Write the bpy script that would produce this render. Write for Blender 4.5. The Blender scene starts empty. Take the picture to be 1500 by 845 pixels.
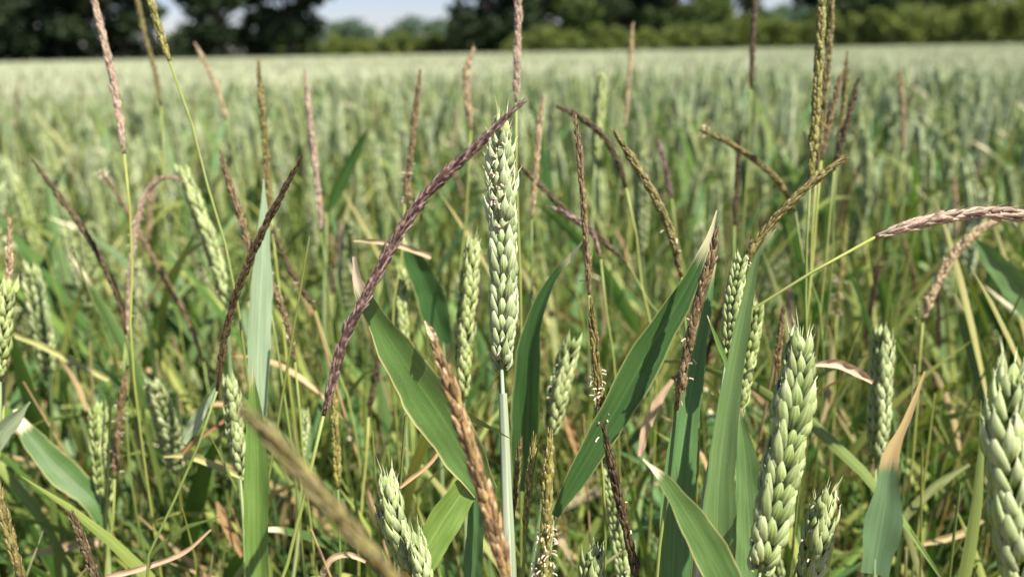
import bpy, math, random
import numpy as np
from mathutils import Vector, Matrix, Quaternion

R = math.radians
rng = random.Random(7)
nrng = np.random.default_rng(7)
SC = bpy.context.scene
COL = SC.collection

# ---------------------------------------------------------------- camera, light
CAM_Z = 0.85
LENS = 28.0
F = LENS / 36.0 * 1500.0
PITCH = math.atan((422.5 - 76.0) / F)
ROLL = R(1.03)
cam_d = bpy.data.cameras.new('camera')
cam = bpy.data.objects.new('camera', cam_d)
COL.objects.link(cam)
cam_d.lens = LENS
cam_d.sensor_width = 36.0
cam_d.clip_start = 0.01
cam_d.clip_end = 6000
cam_d.dof.use_dof = True
cam_d.dof.focus_distance = 0.34
cam_d.dof.aperture_fstop = 6.3
CM = (Matrix.Translation((0, 0, CAM_Z)) @ Matrix.Rotation(R(90) - PITCH, 4, 'X')
      @ Matrix.Rotation(-ROLL, 4, 'Z'))
cam.matrix_world = CM
SC.camera = cam
CAMP = Vector((0, 0, CAM_Z))

SUN_DIR = Vector((0.42, -0.26, 0.87)).normalized()      # towards the sun
world = bpy.data.worlds.new('World')
SC.world = world
world.use_nodes = True
wn = world.node_tree
bg = wn.nodes['Background']
sky = wn.nodes.new('ShaderNodeTexSky')
sky.sky_type = 'NISHITA'
sky.sun_disc = False
sky.sun_elevation = math.asin(SUN_DIR.z)
sky.sun_rotation = math.atan2(SUN_DIR.x, SUN_DIR.y)
sky.air_density = 1.0
sky.dust_density = 0.4
sky.ozone_density = 2.5
tint = wn.nodes.new('ShaderNodeMix')
tint.data_type = 'RGBA'; tint.blend_type = 'MULTIPLY'
tint.inputs[0].default_value = 1.0
tint.inputs[7].default_value = (0.97, 0.92, 1.08, 1)
wn.links.new(sky.outputs[0], tint.inputs[6])
wn.links.new(tint.outputs[2], bg.inputs[0])
bg.inputs[1].default_value = 0.062
sun_d = bpy.data.lights.new('sun', 'SUN')
sun_d.energy = 5.0
sun_d.angle = R(0.53)
sun_d.color = (1.0, 0.93, 0.80)
sun = bpy.data.objects.new('sun', sun_d)
sun.rotation_euler = SUN_DIR.to_track_quat('Z', 'Y').to_euler()
sun.location = (0, 0, 40)
COL.objects.link(sun)
SC.view_settings.view_transform = 'Standard'
SC.view_settings.look = 'None'
SC.view_settings.exposure = 1.08
SC.view_settings.gamma = 1.0
SC.cycles.max_bounces = 6
SC.cycles.transparent_max_bounces = 8


def P(px, py, d):
    """point of the place that stands d metres away along pixel (px, py) of the 1500 px wide photograph"""
    return CM @ Vector(((px - 750.0) / F * d, (422.5 - py) / F * d, -d))


# ---------------------------------------------------------------- mesh helpers
class MB:
    def __init__(self):
        self.v = []; self.f = []; self.uv = []; self.mi = []; self.m = 0

    def vert(self, p):
        self.v.append((p[0], p[1], p[2])); return len(self.v) - 1

    def face(self, idx, uvs):
        self.f.append(idx); self.uv.extend(uvs); self.mi.append(self.m)

    def mesh(self, name, mats):
        me = bpy.data.meshes.new(name)
        me.from_pydata(self.v, [], self.f)
        uvl = me.uv_layers.new(name='UVMap')
        a = np.array(self.uv, dtype=np.float32).reshape(-1)
        uvl.data.foreach_set('uv', a)
        if not isinstance(mats, (list, tuple)):
            mats = [mats]
        for m in mats:
            me.materials.append(m)
        if len(mats) > 1:
            me.polygons.foreach_set('material_index', np.array(self.mi, dtype=np.int32))
        me.polygons.foreach_set('use_smooth', np.ones(len(self.f), dtype=bool))
        me.update()
        return me


def link(name, data, parent=None, loc=None):
    o = bpy.data.objects.new(name, data)
    COL.objects.link(o)
    if loc is not None:
        o.location = loc
    if parent is not None:
        o.parent = parent
    return o


def tag(o, label=None, cat=None, group=None, kind=None):
    if label: o['label'] = label
    if cat: o['category'] = cat
    if group: o['group'] = group
    if kind: o['kind'] = kind
    return o


def empty(name, loc):
    o = bpy.data.objects.new(name, None)
    o.empty_display_size = 0.05
    COL.objects.link(o)
    o.location = loc
    return o


def catmull(pts, n):
    pts = [Vector(p) for p in pts]
    if len(pts) < 3:
        return [pts[0].lerp(pts[-1], i / (n - 1)) for i in range(n)]
    ext = [pts[0] * 2 - pts[1]] + pts + [pts[-1] * 2 - pts[-2]]
    dense = []
    for k in range(len(pts) - 1):
        a, b, c, d = ext[k:k + 4]
        for i in range(10):
            t = i / 10
            dense.append(0.5 * ((2 * b) + (c - a) * t + (2 * a - 5 * b + 4 * c - d) * t * t
                                + (3 * b - a - 3 * c + d) * t ** 3))
    dense.append(pts[-1])
    L = [0.0]
    for a, b in zip(dense, dense[1:]):
        L.append(L[-1] + (b - a).length)
    out = []; j = 0
    for i in range(n):
        s = L[-1] * i / (n - 1)
        while j < len(L) - 2 and L[j + 1] < s:
            j += 1
        t = 0 if L[j + 1] == L[j] else (s - L[j]) / (L[j + 1] - L[j])
        out.append(dense[j].lerp(dense[j + 1], min(max(t, 0), 1)))
    return out


def plen(pts):
    return sum((b - a).length for a, b in zip(pts, pts[1:]))


def tang(pts, i):
    a = pts[max(i - 1, 0)]; b = pts[min(i + 1, len(pts) - 1)]
    t = b - a
    return t.normalized() if t.length > 1e-9 else Vector((0, 0, 1))


def frame(t, ref):
    s = ref - t * ref.dot(t)
    if s.length < 1e-6:
        s = t.orthogonal()
    s.normalize()
    return s, t.cross(s).normalized()


def tube(mb, pts, radii, sides=6, ref=Vector((0.3, -1, 0.1)), cap=True):
    rings = []
    n = len(pts)
    for i, p in enumerate(pts):
        t = tang(pts, i)
        s, w = frame(t, ref)
        r = radii[i] if isinstance(radii, (list, tuple)) else radii
        rings.append([mb.vert(p + s * (r * math.cos(2 * math.pi * k / sides)) + w * (r * math.sin(2 * math.pi * k / sides)))
                      for k in range(sides)])
    for i in range(n - 1):
        v0, v1 = i / (n - 1), (i + 1) / (n - 1)
        for k in range(sides):
            k2 = (k + 1) % sides
            u0, u1 = k / sides, (k + 1) / sides
            mb.face((rings[i][k], rings[i][k2], rings[i + 1][k2], rings[i + 1][k]),
                    [(u0, v0), (u1, v0), (u1, v1), (u0, v1)])
    if cap:
        mb.face(tuple(reversed(rings[0])), [(0.5, 0)] * sides)
        mb.face(tuple(rings[-1]), [(0.5, 1)] * sides)


def blade(mb, pts, widths, nrm, fold=0.18, wave=0.0, cols=4):
    """leaf along pts, widths per point, nrm(i, p) gives the face normal at a point; fold makes a shallow V"""
    n = len(pts); rows = []
    ph = rng.uniform(0, 6)
    for i, p in enumerate(pts):
        t = tang(pts, i)
        nn = nrm(i, p)
        nn = (nn - t * nn.dot(t))
        nn = nn.normalized() if nn.length > 1e-6 else t.orthogonal().normalized()
        w = t.cross(nn)
        row = []
        for k in range(cols + 1):
            u = k / cols * 2 - 1
            off = fold * widths[i] * abs(u) ** 1.3 + wave * widths[i] * math.sin(i * 0.9 + ph + u * 2.1) * abs(u)
            row.append(mb.vert(p + w * (u * widths[i] / 2) + nn * off))
        rows.append(row)
    for i in range(n - 1):
        v0, v1 = i / (n - 1), (i + 1) / (n - 1)
        for k in range(cols):
            mb.face((rows[i][k], rows[i][k + 1], rows[i + 1][k + 1], rows[i + 1][k]),
                    [(k / cols, v0), ((k + 1) / cols, v0), ((k + 1) / cols, v1), (k / cols, v1)])


def pod(mb, base, ax, out, L, W, T, bow=0.12, sides=6, rings=((0, .4), (.15, .85), (.42, 1.0), (.7, .72), (.9, .33), (1, .05)),
        awn=0.0, u=0.5, keel=0.2, vmax=1.0, ridge=0.0):
    """plump pointed husk: axis ax, outward direction out"""
    ax = ax.normalized()
    o = (out - ax * out.dot(ax)).normalized()
    w = ax.cross(o)
    ui = int(u * 9.99)
    rs = []
    for t, r in rings:
        c = base + ax * (L * t) + o * (bow * L * math.sin(math.pi * min(t * 0.95 + 0.05, 1)))
        ring = []
        for k in range(sides):
            a = 2 * math.pi * k / sides
            kk = (1 + keel * (max(math.cos(a), 0) ** 6)) * (1 + ridge * (1 if k % 2 == 0 else -1))
            rk = r * (1 + ridge * (1 if k % 2 == 0 else -1))
            ring.append(mb.vert(c + o * (r * T / 2 * math.cos(a) * kk) + w * (rk * W / 2 * math.sin(a))))
        rs.append((t, ring))
    for (t0, a), (t1, b) in zip(rs, rs[1:]):
        for k in range(sides):
            k2 = (k + 1) % sides
            q0 = ui + 0.02 + 0.96 * k / sides; q1 = ui + 0.02 + 0.96 * (k + 1) / sides
            mb.face((a[k], a[k2], b[k2], b[k]), [(q0, t0 * vmax), (q1, t0 * vmax), (q1, t1 * vmax), (q0, t1 * vmax)])
    u = ui + 0.5
    if awn > 0:
        c = base + ax * L
        tip = mb.vert(c + (ax + o * 0.18).normalized() * awn)
        rr = 0.0003
        b = [mb.vert(c - ax * 0.0008 + o * rr), mb.vert(c - ax * 0.0008 + w * rr - o * rr * .5), mb.vert(c - ax * 0.0008 - w * rr - o * rr * .5)]
        for k in range(3):
            mb.face((b[k], b[(k + 1) % 3], tip), [(u, 0.97), (u, 0.97), (u, 1.0)])


# ---------------------------------------------------------------- materials
def nodes(name):
    m = bpy.data.materials.new(name)
    m.use_nodes = True
    nt = m.node_tree
    nt.nodes.clear()
    out = nt.nodes.new('ShaderNodeOutputMaterial')
    return m, nt, out


def N(nt, typ, **kw):
    n = nt.nodes.new(typ)
    for k, v in kw.items():
        setattr(n, k, v)
    return n


def ramp(nt, stops, fac, interp='LINEAR'):
    r = N(nt, 'ShaderNodeValToRGB')
    cr = r.color_ramp
    cr.interpolation = interp
    while len(cr.elements) > 1:
        cr.elements.remove(cr.elements[-1])
    cr.elements[0].position = stops[0][0]
    cr.elements[0].color = (*stops[0][1], 1)
    for p, c in stops[1:]:
        e = cr.elements.new(p); e.color = (*c, 1)
    nt.links.new(fac, r.inputs[0])
    return r.outputs[0]


def mixc(nt, fac, a, b, mode='MIX'):
    m = N(nt, 'ShaderNodeMix', data_type='RGBA', blend_type=mode)
    for sock, val in ((0, fac), (6, a), (7, b)):
        if isinstance(val, (int, float)):
            m.inputs[sock].default_value = val
        elif isinstance(val, tuple):
            m.inputs[sock].default_value = (*val, 1)
        else:
            nt.links.new(val, m.inputs[sock])
    return m.outputs[2]


def math_(nt, op, a, b=None):
    m = N(nt, 'ShaderNodeMath', operation=op)
    for i, val in enumerate((a, b)):
        if val is None: continue
        if isinstance(val, (int, float)): m.inputs[i].default_value = val
        else: nt.links.new(val, m.inputs[i])
    return m.outputs[0]


def plant_shader(nt, out, colr, rough=0.5, trans=0.25, tcol=None, spec=0.35, bump=None, sheen=0.0):
    pb = N(nt, 'ShaderNodeBsdfPrincipled')
    nt.links.new(colr, pb.inputs['Base Color'])
    pb.inputs['Roughness'].default_value = rough
    pb.inputs['Specular IOR Level'].default_value = spec
    if sheen:
        pb.inputs['Sheen Weight'].default_value = sheen
    if bump is not None:
        nt.links.new(bump, pb.inputs['Normal'])
    if trans > 0:
        tr = N(nt, 'ShaderNodeBsdfTranslucent')
        tc = mixc(nt, 1.0, colr, tcol or (1.5, 1.6, 0.7), 'MULTIPLY')
        nt.links.new(tc, tr.inputs[0])
        mx = N(nt, 'ShaderNodeMixShader')
        mx.inputs[0].default_value = trans
        nt.links.new(pb.outputs[0], mx.inputs[1])
        nt.links.new(tr.outputs[0], mx.inputs[2])
        nt.links.new(mx.outputs[0], out.inputs[0])
    else:
        nt.links.new(pb.outputs[0], out.inputs[0])


def leaf_mat(name, c1, c2, tip=None, tipstart=0.9, edge=None, rough=0.5, trans=0.2, spots=0.25, veins=150, rnd=0.35):
    m, nt, out = nodes(name)
    uv = N(nt, 'ShaderNodeUVMap')
    sep = N(nt, 'ShaderNodeSeparateXYZ')
    nt.links.new(uv.outputs[0], sep.inputs[0])
    oi = N(nt, 'ShaderNodeObjectInfo')
    mp = N(nt, 'ShaderNodeMapping')
    mp.inputs['Scale'].default_value = (6, 2.2, 1)
    nt.links.new(uv.outputs[0], mp.inputs[0])
    cmb = N(nt, 'ShaderNodeCombineXYZ')
    nt.links.new(math_(nt, 'MULTIPLY', oi.outputs['Random'], 37.0), cmb.inputs[0])
    nt.links.new(cmb.outputs[0], mp.inputs['Location'])
    nz = N(nt, 'ShaderNodeTexNoise')
    nz.inputs['Scale'].default_value = 1.6
    nz.inputs['Detail'].default_value = 5
    nt.links.new(mp.outputs[0], nz.inputs[0])
    base = mixc(nt, ramp(nt, [(0.35, (0, 0, 0)), (0.68, (1, 1, 1))], nz.outputs[0]), c1, c2)
    # long veins
    vs = math_(nt, 'SINE', math_(nt, 'MULTIPLY', sep.outputs[0], float(veins)))
    v01 = math_(nt, 'MULTIPLY_ADD', vs, 0.5)
    nt.nodes[-1].inputs[2].default_value = 0.5
    base = mixc(nt, math_(nt, 'MULTIPLY', v01, 0.10), base, (c1[0] * 1.9, c1[1] * 1.7, c1[2] * 1.9))
    # midrib
    mid = math_(nt, 'ABSOLUTE', math_(nt, 'SUBTRACT', sep.outputs[0], 0.5))
    base = mixc(nt, ramp(nt, [(0.0, (.45,) * 3), (0.035, (0, 0, 0))], mid), base, (c2[0] * 1.6, c2[1] * 1.5, c2[2] * 1.5))
    # specks of wear
    n2 = N(nt, 'ShaderNodeTexNoise')
    n2.inputs['Scale'].default_value = 26
    n2.inputs['Detail'].default_value = 3
    nt.links.new(mp.outputs[0], n2.inputs[0])
    base = mixc(nt, math_(nt, 'MULTIPLY', ramp(nt, [(0.58, (0, 0, 0)), (0.70, (1, 1, 1))], n2.outputs[0]), spots), base, (0.35, 0.33, 0.16))
    if edge:
        base = mixc(nt, ramp(nt, [(0.44, (0, 0, 0)), (0.49, (1, 1, 1))], mid), base, edge)
    if tip:
        tv = math_(nt, 'ADD', sep.outputs[1], math_(nt, 'MULTIPLY', math_(nt, 'SUBTRACT', nz.outputs[0], 0.5), 0.14))
        base = mixc(nt, ramp(nt, [(tipstart, (0, 0, 0)), (min(tipstart + 0.06, 1.0), (1, 1, 1))], tv), base, tip)
    hs = N(nt, 'ShaderNodeHueSaturation')
    nt.links.new(base, hs.inputs['Color'])
    nt.links.new(math_(nt, 'ADD', math_(nt, 'MULTIPLY', oi.outputs['Random'], rnd * 2), 1 - rnd), hs.inputs['Value'])
    nt.links.new(math_(nt, 'ADD', math_(nt, 'MULTIPLY', oi.outputs['Random'], -0.05), 0.525), hs.inputs['Hue'])
    bp = N(nt, 'ShaderNodeBump')
    bp.inputs['Strength'].default_value = 0.12
    bp.inputs['Distance'].default_value = 0.0004
    nt.links.new(vs, bp.inputs['Height'])
    plant_shader(nt, out, hs.outputs[0], rough, trans, bump=bp.outputs[0])
    return m


def husk_mat(name, stops, rough=0.5, trans=0.15, rnd=0.3, streak=0.3, spec=0.35, edge=(0.6, 0.55, 0.4), nerve=0.12, margin=0.35, shift=0.35, mott=0.3):
    """colour runs along each husk (uv.y), with its own shade per husk (uv.x)"""
    m, nt, out = nodes(name)
    uv = N(nt, 'ShaderNodeUVMap')
    sep = N(nt, 'ShaderNodeSeparateXYZ')
    nt.links.new(uv.outputs[0], sep.inputs[0])
    oi = N(nt, 'ShaderNodeObjectInfo')
    tc = N(nt, 'ShaderNodeTexCoord')
    nz = N(nt, 'ShaderNodeTexNoise')
    nz.inputs['Scale'].default_value = 900
    nz.inputs['Detail'].default_value = 2
    nt.links.new(tc.outputs['Object'], nz.inputs[0])
    hid = math_(nt, 'MULTIPLY', math_(nt, 'FLOOR', sep.outputs[0]), 0.1)
    rnd_id = math_(nt, 'FRACT', math_(nt, 'MULTIPLY', hid, 73.1))
    fr = math_(nt, 'FRACT', sep.outputs[0])
    v = math_(nt, 'ADD', sep.outputs[1], math_(nt, 'MULTIPLY', math_(nt, 'SUBTRACT', nz.outputs[0], 0.5), streak))
    v = math_(nt, 'ADD', v, math_(nt, 'MULTIPLY', math_(nt, 'SUBTRACT', rnd_id, 0.5), shift))
    c = ramp(nt, stops, v)
    # nerves along the husk, pale margins
    st = math_(nt, 'SINE', math_(nt, 'MULTIPLY', fr, 6.2832 * 8))
    c = mixc(nt, math_(nt, 'MULTIPLY', ramp(nt, [(0.3, (0, 0, 0)), (0.9, (1, 1, 1))], st), nerve), c, edge)
    mg = math_(nt, 'ABSOLUTE', math_(nt, 'SUBTRACT', math_(nt, 'ABSOLUTE', math_(nt, 'SUBTRACT', fr, 0.5)), 0.24))
    c = mixc(nt, math_(nt, 'MULTIPLY', ramp(nt, [(0.02, (1, 1, 1)), (0.07, (0, 0, 0))], mg), margin), c, edge)
    n3 = N(nt, 'ShaderNodeTexNoise')
    n3.inputs['Scale'].default_value = 260
    n3.inputs['Detail'].default_value = 3
    nt.links.new(tc.outputs['Object'], n3.inputs[0])
    c = mixc(nt, ramp(nt, [(0.42, (0, 0, 0)), (0.72, (mott,) * 3)], n3.outputs[0]), c, edge)
    hs = N(nt, 'ShaderNodeHueSaturation')
    nt.links.new(c, hs.inputs['Color'])
    r = math_(nt, 'FRACT', math_(nt, 'ADD', math_(nt, 'MULTIPLY', hid, 7.31), math_(nt, 'MULTIPLY', oi.outputs['Random'], 0.6)))
    nt.links.new(math_(nt, 'ADD', math_(nt, 'MULTIPLY', r, rnd * 2), 1 - rnd), hs.inputs['Value'])
    plant_shader(nt, out, hs.outputs[0], rough, trans, spec=spec)
    return m


LEAF = leaf_mat('wheat_leaf', (0.075, 0.16, 0.028), (0.125, 0.22, 0.05), tip=(0.46, 0.38, 0.18), tipstart=0.90, spots=0.3)
LEAF_DARK = leaf_mat('wheat_leaf_deep', (0.052, 0.115, 0.026), (0.09, 0.17, 0.046), tip=(0.85, 0.76, 0.50), tipstart=0.84, edge=(0.36, 0.36, 0.14), spots=0.15, rnd=0.1)
LEAF_BLADE = leaf_mat('wheat_leaf_fresh', (0.055, 0.15, 0.03), (0.085, 0.20, 0.05), tip=(0.85, 0.76, 0.50), tipstart=0.84, edge=(0.42, 0.44, 0.18), spots=0.4, rnd=0.05, trans=.12)
LEAF_GREY = leaf_mat('wheat_leaf_glaucous', (0.095, 0.185, 0.058), (0.15, 0.25, 0.09), tip=(0.55, 0.45, 0.28), tipstart=0.93, spots=0.3, rnd=0.1)
LEAF_SILVER = leaf_mat('wheat_leaf_silvery', (0.25, 0.33, 0.19), (0.36, 0.43, 0.28), spots=0.4, rnd=0.05, rough=0.35)
LEAF_DRYTIP = leaf_mat('wheat_leaf_dry_tip', (0.13, 0.22, 0.10), (0.18, 0.27, 0.13), tip=(0.62, 0.42, 0.22), tipstart=0.5, spots=0.25, rnd=0.1)
STRAW = leaf_mat('dry_leaf', (0.30, 0.21, 0.09), (0.54, 0.43, 0.23), spots=0.6, trans=0.15, rough=0.6, rnd=0.3)
STRAW_RED = leaf_mat('dry_leaf_reddish', (0.22, 0.11, 0.045), (0.44, 0.27, 0.14), spots=0.5, trans=0.15, rough=0.6, rnd=0.3)
STRAW_PINK = leaf_mat('dry_leaf_pale', (0.36, 0.25, 0.14), (0.58, 0.48, 0.33), spots=0.6, trans=0.15, rough=0.6, rnd=0.2)
GREENSTRAW = leaf_mat('yellowing_leaf', (0.25, 0.27, 0.08), (0.36, 0.36, 0.16), spots=0.4, trans=0.2, rnd=0.3)
STEM = leaf_mat('wheat_stem', (0.16, 0.23, 0.09), (0.24, 0.30, 0.13), spots=0.15, veins=38, trans=0.1, rnd=0.25)
STEM_BLUE = leaf_mat('wheat_stem_waxy', (0.20, 0.29, 0.16), (0.42, 0.48, 0.36), spots=0.2, veins=38, trans=0.1, rnd=0.05, rough=0.35)
STEM_YEL = leaf_mat('grass_stem', (0.17, 0.235, 0.05), (0.27, 0.31, 0.085), spots=0.2, veins=30, trans=0.1, rnd=0.3)
EE = (0.58, 0.62, 0.38)
EAR = husk_mat('wheat_ear', [(0.0, (0.13, 0.19, 0.022)), (0.35, (0.23, 0.31, 0.065)), (0.72, (0.30, 0.375, 0.13)), (1.0, (0.48, 0.50, 0.26))], rnd=0.25, edge=EE, nerve=.45, margin=.5, rough=.65, spec=.2, mott=.45)
EAR_GREY = husk_mat('wheat_ear_waxy', [(0.0, (0.13, 0.20, 0.03)), (0.35, (0.235, 0.32, 0.08)), (0.75, (0.325, 0.40, 0.16)), (1.0, (0.56, 0.58, 0.34))], rnd=0.25, edge=(.54, .58, .36), nerve=.45, margin=.6, rough=.65, spec=.2, mott=.5)
EAR_CHALK = husk_mat('wheat_ear_chalky', [(0.0, (0.15, 0.22, 0.045)), (0.35, (0.27, 0.355, 0.12)), (0.75, (0.36, 0.435, 0.21)), (1.0, (0.60, 0.63, 0.42))], rnd=0.25, edge=(.60, .64, .46), nerve=.5, margin=.6, rough=.7, spec=.15, mott=.5)
EAR_YEL = husk_mat('wheat_ear_yellowish', [(0.0, (0.14, 0.21, 0.025)), (0.4, (0.25, 0.335, 0.075)), (0.8, (0.34, 0.41, 0.15)), (1.0, (0.5, 0.5, 0.25))], rnd=0.25, edge=EE, nerve=.15, margin=.4)
EAR_WAX_SHEEN = husk_mat('wheat_ear_far_sheen', [(0.0, (0.42, 0.45, 0.24)), (0.5, (0.50, 0.53, 0.32)), (1.0, (0.62, 0.63, 0.44))], rnd=0.2, edge=EE)  # far ears: glancing sheen on the wax put into a paler colour
LEAF_WAX_SHEEN = leaf_mat('wheat_leaf_far_sheen', (0.20, 0.26, 0.14), (0.29, 0.35, 0.20), spots=0.3)  # far blades lightened in colour for the glancing sheen of their wax
BG = {
    'purple': husk_mat('grass_head_purple', [(0.0, (0.561, 0.425, 0.340)), (0.30, (0.357, 0.212, 0.187)), (0.42, (0.060, 0.019, 0.022)), (0.85, (0.038, 0.011, 0.015)), (1.0, (0.238, 0.128, 0.119))], rnd=0.45, rough=0.33, edge=(0.629, 0.493, 0.408), nerve=.0, margin=.6, shift=.45),
    'dark': husk_mat('grass_head_dark', [(0.0, (0.161, 0.124, 0.050)), (0.4, (0.074, 0.053, 0.019)), (0.65, (0.028, 0.019, 0.007)), (1.0, (0.093, 0.068, 0.031))], rnd=0.45, edge=(0.211, 0.149, 0.087), margin=.4, shift=.5),
    'brown': husk_mat('grass_head_brown', [(0.0, (0.331, 0.259, 0.115)), (0.4, (0.180, 0.122, 0.047)), (0.68, (0.072, 0.043, 0.016)), (1.0, (0.245, 0.173, 0.086))], rnd=0.45, edge=(0.396, 0.302, 0.187), margin=.45, shift=.55),
    'olive': husk_mat('grass_head_olive', [(0.0, (0.288, 0.256, 0.072)), (0.4, (0.168, 0.148, 0.036)), (0.7, (0.088, 0.064, 0.016)), (1.0, (0.240, 0.192, 0.080))], rnd=0.4, edge=(0.336, 0.296, 0.136), margin=.4, shift=.5),
    'pink': husk_mat('grass_head_pink', [(0.0, (0.546, 0.440, 0.317)), (0.4, (0.405, 0.299, 0.202)), (0.75, (0.238, 0.145, 0.101)), (1.0, (0.493, 0.387, 0.290))], rnd=0.35, edge=(0.634, 0.528, 0.440), margin=.5, shift=.5),
    'tan': husk_mat('grass_head_tan', [(0.0, (0.544, 0.451, 0.264)), (0.4, (0.408, 0.306, 0.153)), (0.75, (0.255, 0.162, 0.072)), (1.0, (0.510, 0.408, 0.255))], rnd=0.35, edge=(0.595, 0.510, 0.357), margin=.5, shift=.5),
    'yellow': husk_mat('grass_head_yellow', [(0.0, (0.374, 0.348, 0.111)), (0.4, (0.246, 0.238, 0.047)), (0.75, (0.128, 0.111, 0.021)), (1.0, (0.323, 0.281, 0.111))], rnd=0.4, edge=(0.408, 0.374, 0.170), margin=.35, shift=.5),
    'orange': husk_mat('grass_head_orange', [(0.0, (0.323, 0.272, 0.085)), (0.35, (0.281, 0.170, 0.060)), (0.7, (0.170, 0.081, 0.030)), (1.0, (0.493, 0.357, 0.204))], rnd=0.45, edge=(0.493, 0.374, 0.221), margin=.4, shift=.6),
}
ANTHER = husk_mat('anther', [(0.0, (0.72, 0.64, 0.48)), (1.0, (0.72, 0.58, 0.52))], rnd=0.2, trans=0.2)


def simple_mat(name, c1, c2, scale, rough=0.9, uvrand=False, trans=0.0, detail=4, objrnd=0.0):
    m, nt, out = nodes(name)
    tc = N(nt, 'ShaderNodeTexCoord')
    nz = N(nt, 'ShaderNodeTexNoise')
    nz.inputs['Scale'].default_value = scale
    nz.inputs['Detail'].default_value = detail
    nt.links.new(tc.outputs['Object'], nz.inputs[0])
    fac = ramp(nt, [(0.35, (0, 0, 0)), (0.68, (1, 1, 1))], nz.outputs[0])
    if uvrand:
        uv = N(nt, 'ShaderNodeUVMap')
        sep = N(nt, 'ShaderNodeSeparateXYZ')
        nt.links.new(uv.outputs[0], sep.inputs[0])
        fac = mixc(nt, 0.6, fac, sep.outputs[0])
    c = mixc(nt, fac, c1, c2)
    plant_shader(nt, out, c, rough, trans, spec=0.2)
    return m


# ---------------------------------------------------------------- the ground
FIELD_END = 66.0


def build_ground():
    mb = MB()
    xs = [-3000, -600, -150, -60, -20, -6, 0, 6, 20, 60, 150, 600, 3000]
    ys = [-300, -20, -3, 0, 1, 2, 4, 8, 20, 45, FIELD_END, 100, 200, 600, 4500]
    idx = [[mb.vert((x, y, 0)) for x in xs] for y in ys]
    for j in range(len(ys) - 1):
        for i in range(len(xs) - 1):
            mb.face((idx[j][i], idx[j][i + 1], idx[j + 1][i + 1], idx[j + 1][i]), [(0, 0), (1, 0), (1, 1), (0, 1)])
    m, nt, out = nodes('soil')
    tc = N(nt, 'ShaderNodeTexCoord')
    sep = N(nt, 'ShaderNodeSeparateXYZ')
    nt.links.new(tc.outputs['Object'], sep.inputs[0])
    n1 = N(nt, 'ShaderNodeTexNoise'); n1.inputs['Scale'].default_value = 14; n1.inputs['Detail'].default_value = 8
    n2 = N(nt, 'ShaderNodeTexNoise'); n2.inputs['Scale'].default_value = 120; n2.inputs['Detail'].default_value = 4
    nt.links.new(tc.outputs['Object'], n1.inputs[0]); nt.links.new(tc.outputs['Object'], n2.inputs[0])
    soil = mixc(nt, n1.outputs[0], (0.10, 0.065, 0.04), (0.22, 0.15, 0.09))
    soil = mixc(nt, ramp(nt, [(0.5, (0, 0, 0)), (0.62, (1, 1, 1))], n2.outputs[0]), soil, (0.34, 0.26, 0.14))
    grass = mixc(nt, n1.outputs[0], (0.09, 0.13, 0.035), (0.16, 0.19, 0.06))
    far = math_(nt, 'GREATER_THAN', sep.outputs[1], FIELD_END)
    c = mixc(nt, far, soil, grass)
    bp = N(nt, 'ShaderNodeBump'); bp.inputs['Strength'].default_value = 0.8; bp.inputs['Distance'].default_value = 0.02
    nt.links.new(n1.outputs[0], bp.inputs['Height'])
    plant_shader(nt, out, c, 0.95, 0.0, spec=0.1, bump=bp.outputs[0])
    tag(link('ground', mb.mesh('ground', m)), kind='structure')


build_ground()


# ---------------------------------------------------------------- trees and hedges along the field edge
def leaf_cloud(name, blobs, n, size, mat, flat=0.0, shell=0.55):
    """many leaf-sized faces spread through a union of ellipsoid clumps"""
    vol = np.array([b[3] * b[4] * b[5] for b in blobs]) ** 0.75
    cnt = np.maximum((vol / vol.sum() * n).astype(int), 1)
    P_ = []; U = []
    for b, k in zip(blobs, cnt):
        d = nrng.normal(size=(k, 3)); d /= np.linalg.norm(d, axis=1)[:, None]
        r = (shell + (1.05 - shell) * nrng.random(k) ** 0.6)[:, None]
        # uneven outline: pull parts of each clump in
        lump = 0.8 + 0.2 * np.sin(d[:, :1] * 5 + b[0] * 3) * np.sin(d[:, 2:3] * 6 + b[1]) + 0.12 * np.sin(d[:, 1:2] * 11 + b[2])
        P_.append(np.array(b[:3]) + d * r * lump * np.array(b[3:6]))
        U.append(np.clip(nrng.normal(0.5, 0.25, k), 0, 1))
    Pn = np.concatenate(P_); Un = np.concatenate(U)
    Pn[:, 2] = np.maximum(Pn[:, 2], 0.05)
    k = len(Pn)
    a = nrng.normal(size=(k, 3)); a /= np.linalg.norm(a, axis=1)[:, None]
    b = nrng.normal(size=(k, 3)); b -= a * (a * b).sum(1)[:, None]; b /= np.linalg.norm(b, axis=1)[:, None]
    s = (size * (0.55 + 0.9 * nrng.random(k)))[:, None]
    V = np.stack([Pn - a * s, Pn - b * s * 0.5, Pn + a * s, Pn + b * s * 0.5], 1).reshape(-1, 3)
    me = bpy.data.meshes.new(name)
    me.vertices.add(k * 4); me.vertices.foreach_set('co', V.astype(np.float32).ravel())
    me.loops.add(k * 4); me.loops.foreach_set('vertex_index', np.arange(k * 4, dtype=np.int32))
    me.polygons.add(k); me.polygons.foreach_set('loop_start', np.arange(0, k * 4, 4, dtype=np.int32))
    uvl = me.uv_layers.new(name='UVMap')
    uvl.data.foreach_set('uv', np.repeat(np.stack([Un, Un], 1), 4, axis=0).astype(np.float32).ravel())
    me.materials.append(mat)
    me.update(); me.validate()
    return me


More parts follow.
